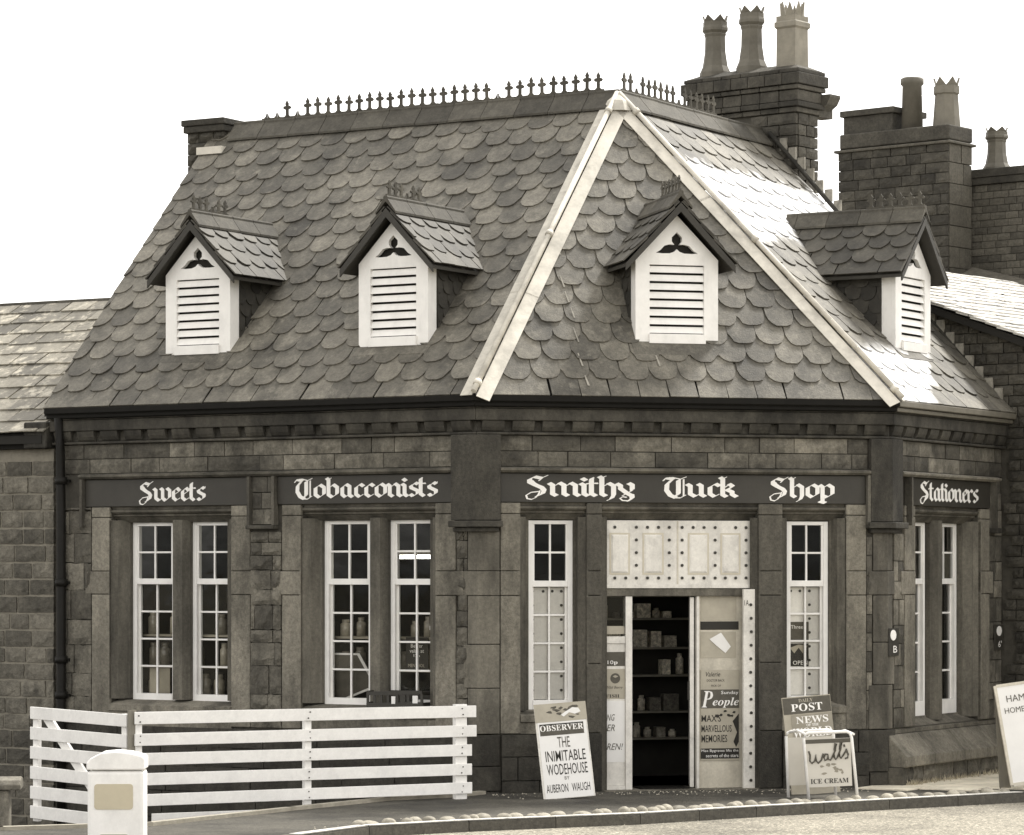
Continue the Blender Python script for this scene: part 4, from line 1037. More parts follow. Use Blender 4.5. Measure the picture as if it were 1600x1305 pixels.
def tile_slope(parent, origin, sx_, up, nrm, region, w, gauge, m, budget, first='flat', ov=2.05, skip=None, jitter=1., priority=None, name='slate', kind='scale'):
    """region in slope coordinates (s, q up the slope); vectors are 3-D unit vectors. budget = [left]"""
    qmax = max(p[1] for p in region); rest = MB(); shades = []
    region_cc = region
    row = 0; q_ = -.03
    smin = min(p[0] for p in region); smax = max(p[0] for p in region)
    L_ = gauge * ov
    while q_ < qmax - .05:
        a = smin - w + (w / 2 if row % 2 else 0)
        while a < smax + w:
            knd = first if row == 0 else kind
            ja = rnd.gauss(0, .004) * jitter; jq = rnd.gauss(0, .006) * jitter; rot = rnd.gauss(0, .011) * jitter; lift = abs(rnd.gauss(0, .0025)) * jitter
            ww = w * rnd.uniform(.965, 1.0)
            ol = slate_outline(ww, L_, knd)
            cr_, sr_ = math.cos(rot), math.sin(rot)
            pts = [(a + ja + x * cr_ - y_ * sr_, q_ + jq + x * sr_ + y_ * cr_) for x, y_ in ol]
            cl = clip_poly(pts, region_cc)
            if len(cl) >= 3:
                cx = sum(p[0] for p in cl) / len(cl); cy = sum(p[1] for p in cl) / len(cl)
                ar = abs(sum(cl[i - 1][0] * cl[i][1] - cl[i][0] * cl[i - 1][1] for i in range(len(cl)))) / 2
                if ar > .004 and not (skip and skip(a, q_ + gauge * .6)):
                    slope_t = 2.1 * SL_T / L_
                    full = ar > w * L_ * .86 and all(region_side(p, region_cc) for p in pts)
                    def h_at(y_): return lift + 2.3 * SL_T - (y_ - q_) * slope_t
                    if full and budget[0] > 0:
                        # shared mesh
                        xv = sx_ * cr_ + up * sr_; yv = up * cr_ - sx_ * sr_
                        yv = (yv - nrm * slope_t).normalized(); zv = xv.cross(yv).normalized()
                        o3 = origin + sx_ * (a + ja) + up * (q_ + jq) + nrm * (lift + 2.3 * SL_T)
                        M = Matrix(((xv.x * ww / w, yv.x, zv.x, o3.x), (xv.y * ww / w, yv.y, zv.y, o3.y), (xv.z * ww / w, yv.z, zv.z, o3.z), (0, 0, 0, 1)))
                        inst(name, slate_mesh(w, L_, knd, m), M, parent); budget[0] -= 1
                    else:
                        n = len(cl); vs = []
                        for tt in (SL_T, 0):
                            for x, y_ in cl: vs.append(origin + sx_ * x + up * y_ + nrm * (h_at(y_) + tt))
                        fs = [tuple(range(n)), tuple(range(n, 2 * n))[::-1]] + [(i, n + i, n + (i + 1) % n, (i + 1) % n) for i in range(n)]
                        if budget[0] > 0:
                            mb = MB(); mb.add(vs, fs); mb.build(name, m, parent); budget[0] -= 1
                        else:
                            rest.add(vs, fs); shades += [rnd.random()] * len(vs)
            a += w
        row += 1; q_ += gauge
    if rest.v:
        o = rest.build(name + 's', m, parent, kind='stuff')
        at = o.data.attributes.new('shade', 'FLOAT', 'POINT'); at.data.foreach_set('value', shades)
def region_side(p, region):
    for i in range(len(region)):
        ax, ay = region[i]; bx, by = region[(i + 1) % len(region)]
        if (bx - ax) * (p[1] - ay) - (by - ay) * (p[0] - ax) < -1e-6: return False
    return True

# dormers: (frame, s centre, w in from eave, width, base z)
DORM = [('L', FL, -3.89, .56, .885, 4.75), ('L', FL, -1.30, .56, .885, 4.75), ('C', FC, 2.275, .435, .925, 4.765), ('R', FR, 1.80, .64, .98, 4.82)]
def make_skip(kx):
    tn = HR / {'L': inL, 'C': inC, 'R': inR}[kx]; th_ = math.atan(tn)
    ds = [(s_, w_, wd) for k_, f_, s_, w_, wd, z_ in DORM if k_ == kx]
    def sk(a, q_):
        w = q_ * math.cos(th_)
        for s_, w_, wd in ds:
            if w_ + .03 < w < w_ + .95 and abs(a - s_) < wd / 2 - .24 and w < w_ + .80: return True
        return False
    return sk
bud = [300]
for kx, wdt, gg in (('C', .325, .262), ('L', .318, .285), ('R', .33, .285)):
    fr = FRS[kx]; inn = {'L': inL, 'C': inC, 'R': inR}[kx]; tn = HR / inn; th_ = math.atan(tn)
    up = Vector((-fr.n.x * math.cos(th_), -fr.n.y * math.cos(th_), math.sin(th_))); nr_ = Vector((fr.n.x * math.sin(th_), fr.n.y * math.sin(th_), math.cos(th_)))
    sx_ = Vector((fr.d.x, fr.d.y, 0)); org = fr.p(0, ZE, OV)
    reg = [(a_, w_ / math.cos(th_)) for a_, w_ in poly[kx]]
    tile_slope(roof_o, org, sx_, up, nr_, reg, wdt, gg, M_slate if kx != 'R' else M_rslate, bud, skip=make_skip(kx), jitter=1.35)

# white strips showing in the joints of the front slope, and one paler replaced slate
th_ = math.atan(HR / inC); upC = Vector((-nC.x * math.cos(th_), -nC.y * math.cos(th_), math.sin(th_)))
nnC = Vector((nC.x * math.sin(th_), nC.y * math.sin(th_), math.cos(th_)))
for s_, w_, l_ in ((1.17, 1.18, .10), (1.145, .90, .17), (1.16, .77, .16), (1.185, .64, .15), (1.175, .44, .20), (1.165, .24, .18), (1.185, .08, .14), (2.02, .25, .15)):
    p_ = slope_pt(FC, s_, w_, .048); sxC = Vector((dC.x, dC.y, 0)); up2 = (upC + sxC * -.12).normalized()
    mb = MB(); wl, wr = rnd.uniform(.006, .014), rnd.uniform(.004, .012); v = [p_ - sxC * wl, p_ + sxC * wr, p_ + sxC * (wr * .4) + up2 * l_, p_ - sxC * (wl * .8) + up2 * l_]
    mb.hexa(v + [x + nnC * .002 for x in v]); mb.build('lead_strip', M_flashing, roof_o)
# hip leads
def hip(P0, fa, sa0, sa1, fb, sb0, sb1, ina, inb, wa=.17, wb=.15):
    """P0 unused; wings lie on both slopes along the hip from eave (w=0) to apex"""
    for fr, s0, s1, inn, wid, sgn in ((fa, sa0, sa1, ina, wa, -1), (fb, sb0, sb1, inb, wb, 1)):
        tn = HR / inn; th_ = math.atan(tn)
        e0 = slope_pt(fr, s0, -.02 / math.cos(th_) * math.cos(th_), .05); e1 = slope_pt(fr, s1, inn, .05)
        up = (e1 - e0).normalized(); nr_ = Vector((fr.n.x * math.sin(th_), fr.n.y * math.sin(th_), math.cos(th_)))
        side = up.cross(nr_).normalized()
        if side.dot(Vector((fr.d.x, fr.d.y, 0))) * sgn < 0: side = -side
        nseg = 3; L_ = (e1 - e0).length
        for k in range(nseg):
            a_, b_ = k / nseg, (k + 1) / nseg
            p0 = e0 + up * (L_ * a_ - (.03 if k else 0)); p1 = e0 + up * (L_ * b_); lf = nr_ * (.006 * (nseg - k) * 0 + (.003 if k else 0))
            mb = MB(); v = []
            for base_n in (0., .008):
                for pp_, ww in ((p0, 0), (p0, wid), (p1, wid), (p1, 0)): v.append(pp_ + side * ww + nr_ * base_n + lf)
            mb.hexa(v); mb.build('hip_lead', M_greylead if fr is FL or (fr is FR) else M_lead, roof_o)
    e0 = slope_pt(fa, sa0, 0, .05); e1 = Vector((APEX.x, APEX.y - .02, ZR + .115)); e0 = (e0 + slope_pt(fb, sb0, 0, .05)) / 2 + Vector((nC.x * .01, nC.y * .01, .045))
    L_ = (e1 - e0).length; dd = (e1 - e0).normalized()
    mb = MB(); mb.tube([e0 - dd * .03, e0 + dd * (L_ - .02)], .03, 10); mb.build('hip_roll', M_lead, roof_o)
    for t_x in (.02, .5, .93):
        mb = MB(); mb.tube([e0 + dd * (L_ * t_x - .03), e0 + dd * (L_ * t_x + .03)], .042, 10); mb.build('roll_collar', M_lead, roof_o)
hip(None, FL, eLr, apL, FC, eC0, apC, inL, inC, .14, .15)
hip(None, FC, eC1, apC, FR, eR0, apR, inC, inR, .15, .05)

# ridge tiles with cresting
def ridge_tile(fr, tan_a, a0, a1, zr, parent, leg=.20, m=M_ridge, nc=0.):
    """angular ridge tile centred on depth nc of frame fr"""
    th_ = math.atan(tan_a); c, s_ = math.cos(th_) * leg, math.sin(th_) * leg; t2 = .022
    pts = [(c, -s_), (c, -s_ + t2 * 1.2), (.028, -.0 + t2), (.028, .045), (.016, .06), (-.016, .06), (-.028, .045), (-.028, t2), (-c, -s_ + t2 * 1.2), (-c, -s_), (0, -.005)]
    mb = MB(); mb.profile(fr, a0, a1, [(nc + x, zr + z_) for x, z_ in pts]); return mb.build('ridge_tile', m, parent, bevel=.003)
def cresting_mesh(sp, h, cross=True):
    mb = MB(); f = Fr((0, 0), (1, 0)); t1 = .009
    mb.box(f, -sp / 2, sp / 2, -.01, .02, -t1, t1)
    # hollow between crosses: two quarter hollows
    r_ = sp / 2 - .012; n = 6
    for sg in (-1, 1):
        pl = [(sg * .008, .013)]
        arc = [(sg * (sp / 2 - r_ * math.sin(R(90) * k / n)), .013 + r_ * .95 - r_ * .95 * math.cos(R(90) * k / n)) for k in range(n + 1)]
        pl = [(sg * .006, .013)] + arc[:] + [(sg * .006, .013 + r_ * .95)]
        if sg < 0: pl = pl[::-1]
        mb.prism(f, pl, -t1 * .85, t1 * .85)
    if cross:
        k = h
        mb.box(f, -.018, .018, .013, k * .97, -t1 * 1.1, t1 * 1.1)
        mb.prism(f, [(-.026, k * .88), (0, k * .76), (.026, k * .88), (0, k * 1.12)], -t1 * .9, t1 * .9)
        mb.prism(f, [(-.058, k * .66), (-.040, k * .555), (.040, k * .555), (.058, k * .66), (.040, k * .765), (-.040, k * .765)], -t1, t1)
    me = mb.mesh('cresting_piece'); me.materials.append(M_crest); return me
CR = cresting_mesh(.148, .20); CR0 = cresting_mesh(.148, .10, False); CRs = cresting_mesh(.12, .15)
def crest_row(fr, a0, a1, z, nc, me, me0, sp, parent, broken=()):
    n = int((a1 - a0) / sp)
    for i in range(n):
        m_ = me0 if (i in broken) else me
        M = fr.M(a0 + sp * (i + .5), z, nc) @ Matrix.Rotation(rnd.gauss(0, .02), 4, 'Y') @ Matrix.Diagonal((1, 1, rnd.uniform(.95, 1.05), 1))
        inst('cresting_piece', m_, M, parent)
ncL = OV - inL; ncR = OV - inR
a = VL_R + .33; st = .45
while a < apL - .05:
    b_ = min(a + st, apL + .02); ridge_tile(FL, HR / inL, a + .003, b_ - .003, ZR + .085 + rnd.uniform(-.003, .003), roof_o, nc=ncL, leg=.27); a = b_
crest_row(FL, -5.05, apL - .05, ZR + .143, ncL, CR, CR0, .148, roof_o, broken=(0, 1, 3, 22, 33))
a = apR + .02
while a < VR_R - .05:
    b_ = min(a + st, VR_R); ridge_tile(FR, HR / inR, a + .003, b_ - .003, ZR + .085 + rnd.uniform(-.003, .003), roof_o, nc=ncR, leg=.27); a = b_
crest_row(FR, apR + .08, VR_R - 1.2, ZR + .143, ncR, CR, CR0, .148, roof_o, broken=(2, 9))
# lead saddle over the apex
mb = MB(); mb.lathe((APEX.x, APEX.y - .04, ZR - .12), [(.19, 0), (.13, .12), (.03, .20)], 8); mb.build('apex_lead', M_lead, roof_o)

# left end stack stump
STK = empty('chimney_stump', FL.p(-5.85, 6.5, ncL), None)
STK.parent = SHOP; STK.matrix_parent_inverse = WM[SHOP.name].inverted()
masonry(STK, FL, -6.08, -5.53, 6.6, [.14] * 8, (.2, .4), M_brick, 'flat', ncL + .16, depth=.40, gap=.006)
mb = MB(); mb.box(FL, -6.10, -5.50, 7.70, 7.78, ncL - .26, ncL + .19); mb.box(FL, -6.12, -5.48, 7.782, 7.86, ncL - .28, ncL + .21); mb.build('stump_cap', M_brick, STK, bevel=.012)
mb = MB(); mb.box(FL, -5.79, -5.42, 7.40, 7.49, ncL + .12, ncL + .34); mb.build('mortar_flaunching', M_lead, STK)

# ------------------------------------------------------------------ dormers
LV = None
def dormer(kx, fr, sc_, w_, wd, zb):
    f = fr.sub(sc_, OV - w_)                    # s=0 at centre, n=0 at the face
    h = wd / 2; hs = .905; ha = hs + h * 1.02; t1 = .05
    outer = [(-h, zb + .03), (-h + .03, zb), (h - .03, zb), (h, zb + .03), (h, zb + hs), (0, zb + ha), (-h, zb + hs)]
    o_w = h * .66; oz0 = zb + .105; oz1 = zb + .845
    louv = [(-o_w, oz0), (o_w, oz0), (o_w, oz1), (-o_w, oz1)]
    # trefoil: an upright leaf and two drooping ones
    cz = zb + hs + .095; tf = []
    tre = [(0, .175), (.035, .125), (.035, .085), (.018, .055), (.05, .058), (.085, .045), (.115, .0), (.145, -.025), (.10, -.03), (.05, -.028), (.018, -.012), (0, .012)]
    tre = [(x * 1.62, z_ * 1.12) for x, z_ in tre]
    tf = [(x, cz + z_) for x, z_ in tre] + [(-x, cz + z_) for x, z_ in tre[::-1][1:-1]]
    dm = plate('dormer', f, outer, [louv, tf], -t1, 0, M_dwhite, SHOP)
    dm['label'] = None; del dm['label']
    # louvre slats
    n = 8
    for i in range(n):
        z = oz0 + (oz1 - oz0) * (i + .5) / n; hh = (oz1 - oz0) / n
        mb = MB(); mb.profile(f, -o_w + .001, o_w - .001, [(-.016, z - hh * .40), (-.003, z - hh * .40), (-.03, z + hh * .36), (-.045, z + hh * .34)]); mb.build('louvre_slat', M_dwhite, dm)
    mb = MB(); mb.box(f, -o_w - .01, o_w + .01, zb + .0, oz0 - .002, .001, .035); mb.build('sill_board', M_dwhite, dm, bevel=.004)
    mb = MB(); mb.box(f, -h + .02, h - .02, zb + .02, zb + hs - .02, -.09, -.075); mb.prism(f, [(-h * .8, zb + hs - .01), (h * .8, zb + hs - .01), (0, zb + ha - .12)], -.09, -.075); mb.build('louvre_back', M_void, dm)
    # corner boards and cheeks
    depth = 1.4
    for sg in (-1, 1):
        mb = MB(); x0, x1 = sorted((sg * h, sg * (h - .035))); mb.box(f, x0, x1, zb + .02, zb + hs, -.17, -t1 - .001); mb.build('corner_board', M_dwhite, dm)
        mb = MB(); x0, x1 = sorted((sg * (h - .045), sg * (h - .02))); mb.box(f, x0, x1, zb, zb + hs, -depth, -.171); mb.build('cheek', M_under, dm)
        # slates hung on the cheek
        fc = Fr(f.p(sg * (h - .02), 0, 0).xy, (-f.n.x, -f.n.y), (sg * f.d.x, sg * f.d.y))
        sx3 = Vector((fc.d.x, fc.d.y, 0)); nn3 = Vector((fc.n.x, fc.n.y, 0))
        if sg > 0: pass
        reg = [(.175, 0), (depth * .8, 0), (depth * .8, hs - .02), (.175, hs - .02)]
        if sx3.cross(Vector((0, 0, 1))).dot(nn3) < 0:
            sx3 = -sx3; reg = [(-b, c) for b, c in reg][::-1]
        vis = (kx in 'L' and sg > 0) or (kx in 'CR' and sg < 0)
        if vis:
            tn = HR / {'L': inL, 'C': inC, 'R': inR}[kx]
            def sk(a, q_, tn=tn): return abs(a) * tn > q_ + .30
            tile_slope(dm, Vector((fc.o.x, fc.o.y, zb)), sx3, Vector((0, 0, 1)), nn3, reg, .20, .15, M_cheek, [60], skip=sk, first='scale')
    # roof of the dormer
    tn = 1.08; th_ = math.atan(tn); over = .15; fo_ = .13
    zrid = zb + ha + .12
    w_half = h + over; zeave = zrid - w_half * tn
    back = 1.75
    tnm = HR / {'L': inL, 'C': inC, 'R': inR}[kx]
    lr = (zrid - (ZE + w_ * tnm)) / tnm          # where the dormer ridge meets the main slope
    le = (zeave - (ZE + w_ * tnm)) / tnm
    for sg in (-1, 1):
        mb = MB(); th2 = .035
        # slab trimmed where it dives under the main slope
        pts = [(sg * w_half, zeave, fo_), (0, zrid, fo_), (0, zrid, -lr - .10), (sg * w_half, zeave, -le - .10)]
        top = [f.p(x, z_, n_) for x, z_, n_ in pts]; bot = [v - Vector((0, 0, th2)) for v in top]
        mb.hexa(bot + top); mb.build('roof_slab', M_bark, dm)
        # verge boards
        mb = MB(); mb.prism(f, [(sg * w_half, zeave - .075), (sg * w_half, zeave + .002), (0, zrid + .002), (0, zrid - .095)], fo_ + .001, fo_ + .022); mb.build('barge_board', M_bark, dm)
        # slates
        nrm = Vector((sg * f.d.x * math.sin(th_), sg * f.d.y * math.sin(th_), math.cos(th_)))
        upv = Vector((-sg * f.d.x * math.cos(th_), -sg * f.d.y * math.cos(th_), math.sin(th_)))
        sxv = upv.cross(nrm)
        org = f.p(sg * w_half, zeave, 0)
        Lq = w_half / math.cos(th_)
        dirn = sxv.dot(Vector((f.n.x, f.n.y, 0)))       # +1 when sx runs outwards
        if dirn > 0: reg = [(-le - .06, 0), (fo_ + .02, 0), (fo_ + .02, Lq), (-lr - .06, Lq)]
        else: reg = [(-fo_ - .02, 0), (le + .06, 0), (lr + .06, Lq), (-fo_ - .02, Lq)]
        vis = (kx == 'L' and sg > 0) or (kx == 'R' and sg < 0) or kx == 'C'
        tile_slope(dm, org, sxv, upv, nrm, reg, .27, .215, M_dslate, [80] if vis else [0], first='flat', ov=1.9)
    # ridge: run along n, so use a frame whose s axis is -n
    fr2 = Fr(f.p(0, 0, fo_ + .03).xy, (-f.n.x, -f.n.y), (f.d.x, f.d.y))
    Lr = lr + fo_ + .05; a = 0
    while a < Lr - .08:
        b_ = min(a + .40, Lr); ridge_tile(fr2, tn, a + .003, b_ - .003, zrid + .075, dm, leg=.19); a = b_
    crest_row(fr2, .02, min(Lr - .3, .75), zrid + .132, 0, CRs, CR0, .12, dm, broken=(3,) if kx == 'L' else ())
    # lead flashing apron below the sill
    mb = MB(); q0 = [fr.p(sc_ + x, ZE + w * tnm, OV - w) for x, w in ((-h - .04, w_ - .085), (h + .04, w_ - .085), (h + .05, w_ + .01), (-h - .05, w_ + .01))]
    th3 = math.atan(tnm); nn = Vector((fr.n.x * math.sin(th3), fr.n.y * math.sin(th3), math.cos(th3)))
    mb.hexa([v + nn * .038 for v in q0] + [v + nn * .044 for v in q0]); mb.build('lead_apron', M_slate, dm)
    return dm
for d_ in DORM: dormer(*d_)

# ------------------------------------------------------------------ left neighbour
mb = MB(); mb.box(FL, -5.93, -5.605, 3.72, 4.02, -.5, .14); mb.build('kneeler_stone', M_frieze, SHOP, bevel=.02)
NS = .0
mb = MB(); mb.box(FL, -9.5, -5.62, -.7, 3.80, -.5, -.022); nw = mb.build('wall', M_pale_mortar, NB_L)
masonry(nw, FL, -8.6, -5.60, -.65, [.19, .20, .18, .20, .19, .21, .18, .19, .20, .19, .18, .20, .19, .20, .19, .19, .2, .19, .2, .19, .2, .18], (.26, .46), M_rubble, 'rough', -.004, depth=.05, gap=.026, budget=290)
mb = MB(); mb.profile(FL, -9.5, -5.63, [(-.05, 3.72), (.08, 3.72), (.10, 3.84), (-.05, 3.84)]); mb.build('gutter', M_gutter, NB_L)
tn = .60; th_ = math.atan(tn); ze = 3.875; fr = FL
up = Vector((-fr.n.x * math.cos(th_), -fr.n.y * math.cos(th_), math.sin(th_))); nr_ = Vector((fr.n.x * math.sin(th_), fr.n.y * math.sin(th_), math.cos(th_))); sxv = Vector((fr.d.x, fr.d.y, 0))
org = fr.p(0, ze, .17); Lq = 2.92 / math.cos(th_)
mb = MB(); mb.add([fr.p(-9.6, ze - .01, .15), fr.p(-5.66, ze - .01, .15), fr.p(-5.66, ze + 2.92 * tn - .01, .15 - 2.92), fr.p(-9.6, ze + 2.92 * tn - .01, .15 - 2.92),
                   fr.p(-9.6, ze - .1, .15), fr.p(-5.66, ze - .1, .15), fr.p(-5.66, ze + 2.92 * tn - .1, .15 - 2.92), fr.p(-9.6, ze + 2.92 * tn - .1, .15 - 2.92)],
                  [(0, 1, 2, 3), (7, 6, 5, 4), (0, 4, 5, 1), (1, 5, 6, 2), (2, 6, 7, 3), (3, 7, 4, 0)])
nr = mb.build('roof', M_under, NB_L)
tile_slope(nr, org, sxv, up, nr_, [(-9.5, 0), (-5.60, 0), (-5.68, Lq), (-9.5, Lq)], .40, .29, M_lslate, [290], first='flat', kind='flat', jitter=1.6)
for k in range(9):
    a0 = -9.5 + k * .44; ridge_tile(FL, tn, a0 + .003, a0 + .437, ze + 2.92 * tn + .01, nr, leg=.16, nc=.15 - 2.92)
mb = MB(); mb.add([fr.p(-9.6, ze + 2.92 * tn - .02, .15 - 2.92), fr.p(-5.66, ze + 2.92 * tn - .02, .15 - 2.92), fr.p(-5.66, ze, -5.8), fr.p(-9.6, ze, -5.8)], [(0, 1, 2, 3)]); mb.build('rear_slope', M_lslate, NB_L)

# ------------------------------------------------------------------ right neighbour: gable wall, low roof, big stack
TP_ = .364
def verge_z(t_x): return 5.531 + (-1.107 - t_x) * TP_
mb = MB(); gp = [(-4.9, -.3), (3.2, -.3), (3.2, verge_z(3.2)), (-2.95, verge_z(-2.95)), (-4.9, 6.9)]
mb.prism(FG, gp, -.6, -.035); gw = mb.build('wall', M_mortar, NB_R)
# stones only where the gable can be seen: beyond the shop's wall and above its right slope
def roof_line(t_x): return ZE + max(0, -t_x) * (HR / 3.35)
def skp(a, z):
    return (a < -.02 and z < roof_line(a) - .25)
masonry(gw, FG, -1.9, 1.2, .0, [.125] * 50, (.14, .30), M_brick, 'rough', .0, depth=.07, gap=.014, budget=290, clip=lambda t_x: verge_z(t_x) - .06, skip=skp)
bk = Vector((-FG.n.x, -FG.n.y, 0))
v0_, v1_ = FG.p(-2.95, verge_z(-2.95), .09), FG.p(3.3, verge_z(3.3), .09)
mb = MB(); mb.hexa([v0_ - Vector((0, 0, .10)), v1_ - Vector((0, 0, .10)), v1_ + bk * 5.2 - Vector((0, 0, .10)), v0_ + bk * 5.2 - Vector((0, 0, .10)), v0_ - Vector((0, 0, .012)), v1_ - Vector((0, 0, .012)), v1_ + bk * 5.2 - Vector((0, 0, .012)), v0_ + bk * 5.2 - Vector((0, 0, .012))])
rr2 = mb.build('roof', M_under, NB_R)
dn = (v1_ - v0_).normalized(); upv = -dn; sx3 = -bk; nrm = sx3.cross(upv).normalized()
if nrm.z < 0: sx3 = bk; nrm = sx3.cross(upv).normalized()
lenq = (v1_ - v0_).length
if sx3.dot(bk) > 0: reg = [(-.03, 0), (5.2, 0), (5.2, lenq), (-.03, lenq)]
else: reg = [(-5.2, 0), (.03, 0), (.03, lenq), (-5.2, lenq)]
tile_slope(rr2, v1_.copy(), sx3, upv, nrm, reg, .30, .20, M_whiteslate, [290], first='flat', kind='flat', jitter=1.6)
mb = MB(); v2_ = v0_ + bk * 5.2
mb.add([v0_, v2_, FG.p(-6, 5.2, -5.1), FG.p(-6, 5.2, .09)], [(0, 1, 2, 3)]); mb.build('rear_slope', M_lslate, NB_R)
# stepped flashing along the shop roof
for k in range(24):
    t_x = -3.20 + k * .132; zt_ = roof_line(t_x) + .15 + rnd.uniform(-.012, .012)
    STP = MB(); STP.box(FG, t_x, t_x + .10, zt_ - .15, zt_, .0, .028 + k * .0001); STP.build('flashing_step', M_flashing, SHOP)
mb = MB(); e0 = FG.p(.02, ZE + .03, .02); e1 = FG.p(-3.36, ZR + .04, .02); mb.tube([e0 + Vector((0, 0, .03)), e1 + Vector((0, 0, .03))], .03, 8); mb.build('abutment_fillet', M_soot, SHOP)
# the stack
CH = empty('chimney_stack', FG.p(-3.77, 6.9, -.27)); CH.parent = NB_R; CH.matrix_parent_inverse = WM[NB_R.name].inverted()
c_a, c_b = -4.565, -2.966; dpt = .46
mb = MB(); mb.box(FG, c_a + .03, c_b - .03, 5.2, 8.05, -dpt + .03, .0 - .02); mb.build('stack_core', M_mortar, CH)
FGs = Fr(FG.p(c_b, 0, 0).xy, (-FG.n.x, -FG.n.y), (FG.d.x, FG.d.y))
FGs.n = Vector((FG.d.x, FG.d.y)); 
masonry(CH, FG, c_a, c_b, 5.9, [.137] * 15, (.20, .42), M_brick, 'rough', .012, depth=.05, gap=.014, skip=lambda a, z: z < roof_line(a) - .3)
# right-hand face of the stack
fs_ = Fr(FG.p(c_b, 0, 0).xy, (-FG.n.x, -FG.n.y))
if (fs_.n - Vector((FG.d.x, FG.d.y))).length > 1: fs_ = Fr(FG.p(c_b, 0, -dpt).xy, (FG.n.x, FG.n.y))
off_ = 0
masonry(CH, fs_, 0.03, dpt - .0, 5.9, [.137] * 15, (.15, .26), M_brick, 'rough', .012, depth=.05, gap=.014)
for z0, z1, g in ((7.965, 8.03, .03), (8.032, 8.10, .07), (8.102, 8.24, .045), (8.242, 8.30, .075), (8.302, 8.445, .10), (8.447, 8.50, .07)):
    a_ = c_a - g
    f0 = FG.sub(0, g); Lx = c_b + g - a_; nbk = max(4, round(Lx / .27)); stp = Lx / nbk
    for k in range(nbk):
        mb = MB(); mb.box(f0, a_ + k * stp + .004, a_ + (k + 1) * stp - .004, z0, z1 - .006, -(dpt + 2 * g), rnd.uniform(-.004, .004)); mb.build('cap_stone', M_brick, CH, bevel=.008)
mb = MB(); mb.hexa([FG.p(c_a - .05, 8.50, .04), FG.p(c_b + .05, 8.50, .04), FG.p(c_b + .05, 8.50, -dpt - .04), FG.p(c_a - .05, 8.50, -dpt - .04), FG.p(c_a + .15, 8.58, -.14), FG.p(c_b - .12, 8.58, -.14), FG.p(c_b - .12, 8.58, -dpt + .1), FG.p(c_a + .15, 8.58, -dpt + .1)]); mb.build('flaunching', M_brick, CH)
mb = MB(); mb.profile(FG, c_b - .15, c_b + .02, [(-dpt - .3, 7.95), (-dpt + .0, 7.95), (-dpt + .0, 8.2), (-dpt - .3, 8.2)]); mb.prism(FG, [(c_b + .021, 8.04), (c_b + .12, 8.10), (c_b + .17, 8.19), (c_b + .17, 8.22), (c_b + .021, 8.22)], -dpt - .25, -dpt - .02); mb.build('rear_cornice', M_brick, CH)

def crown_pot(c, h, r0, r1, m, parent, seg=8, flare=True, square=False, teeth=6):
    mb = MB(); sg = 4 if square else seg
    k = 1.30 if square else 1.
    if square: prof = [(r0 * k, 0), (r0 * k * .97, h * .60), (r0 * k * 1.12, h * .63), (r0 * k * 1.12, h * .70), (r0 * k, h * .72), (r0 * k, h * .80), (r0 * k * .85, h * .80)]
    elif flare: prof = [(r0 * 1.5, 0), (r0 * 1.48, h * .10), (r0 * 1.2, h * .20), (r0, h * .42), (r0 * .96, h * .66), (r0 * 1.05, h * .70), (r0 * 1.02, h * .72), (r0 * 1.22, h * .76), (r0 * 1.22, h * .80), (r0 * 1.15, h * .84), (r0 * 1.15, h * .90), (r0 * .95, h * .90)]
    elif teeth: prof = [(r0, 0), (r0 * .82, h * .66), (r0 * .92, h * .69), (r0 * .90, h * .84), (r0 * .72, h * .84)]
    else: prof = [(r0, 0), (r0 * .9, h * .85), (r0 * 1.08, h * .88), (r0 * 1.08, h * .97), (r0 * .85, h)]
    # square pots are turned with the stack
    rot = math.atan2(FG.d.y, FG.d.x)
    mb.lathe((0, 0, 0), prof, sg)
    pr = prof[-2][0]
    if teeth:
        th_n = teeth if not square else 8
        for i in range(th_n):
            a0 = 2 * math.pi * i / th_n; a1 = 2 * math.pi * (i + 1) / th_n; am = (a0 + a1) / 2
            rr0 = pr * (.74 if square else 1.)
            zb_ = prof[-2][1]; zt_ = h * (1.0 if not square else 1.02)
            def P3(an, z, r_): return Vector((r_ * math.cos(an), r_ * math.sin(an), z))
            mb.add([P3(a0, zb_, rr0), P3(a1, zb_, rr0), P3(am, zt_, rr0 * 1.06), P3(a0, zb_, rr0 * .82), P3(a1, zb_, rr0 * .82), P3(am, zt_, rr0 * .9)], [(0, 1, 2), (5, 4, 3), (0, 3, 4, 1), (1, 4, 5, 2), (2, 5, 3, 0)])
    M = Matrix.Translation(Vector(c)) @ Matrix.Rotation(rot, 4, 'Z')
    me = mb.mesh('chimney_pot'); me.materials.append(m); o = bpy.data.objects.new('chimney_pot', me); return place(o, M, parent)
crown_pot(FG.p(-4.36, 8.52, -.23), .80, .135, .1, M_pot, CH)
crown_pot(FG.p(-3.80, 8.53, -.23), .84, .135, .1, M_pot, CH)
crown_pot(FG.p(-3.19, 8.54, -.23), .80, .155, .1, M_palepot, CH, square=True)

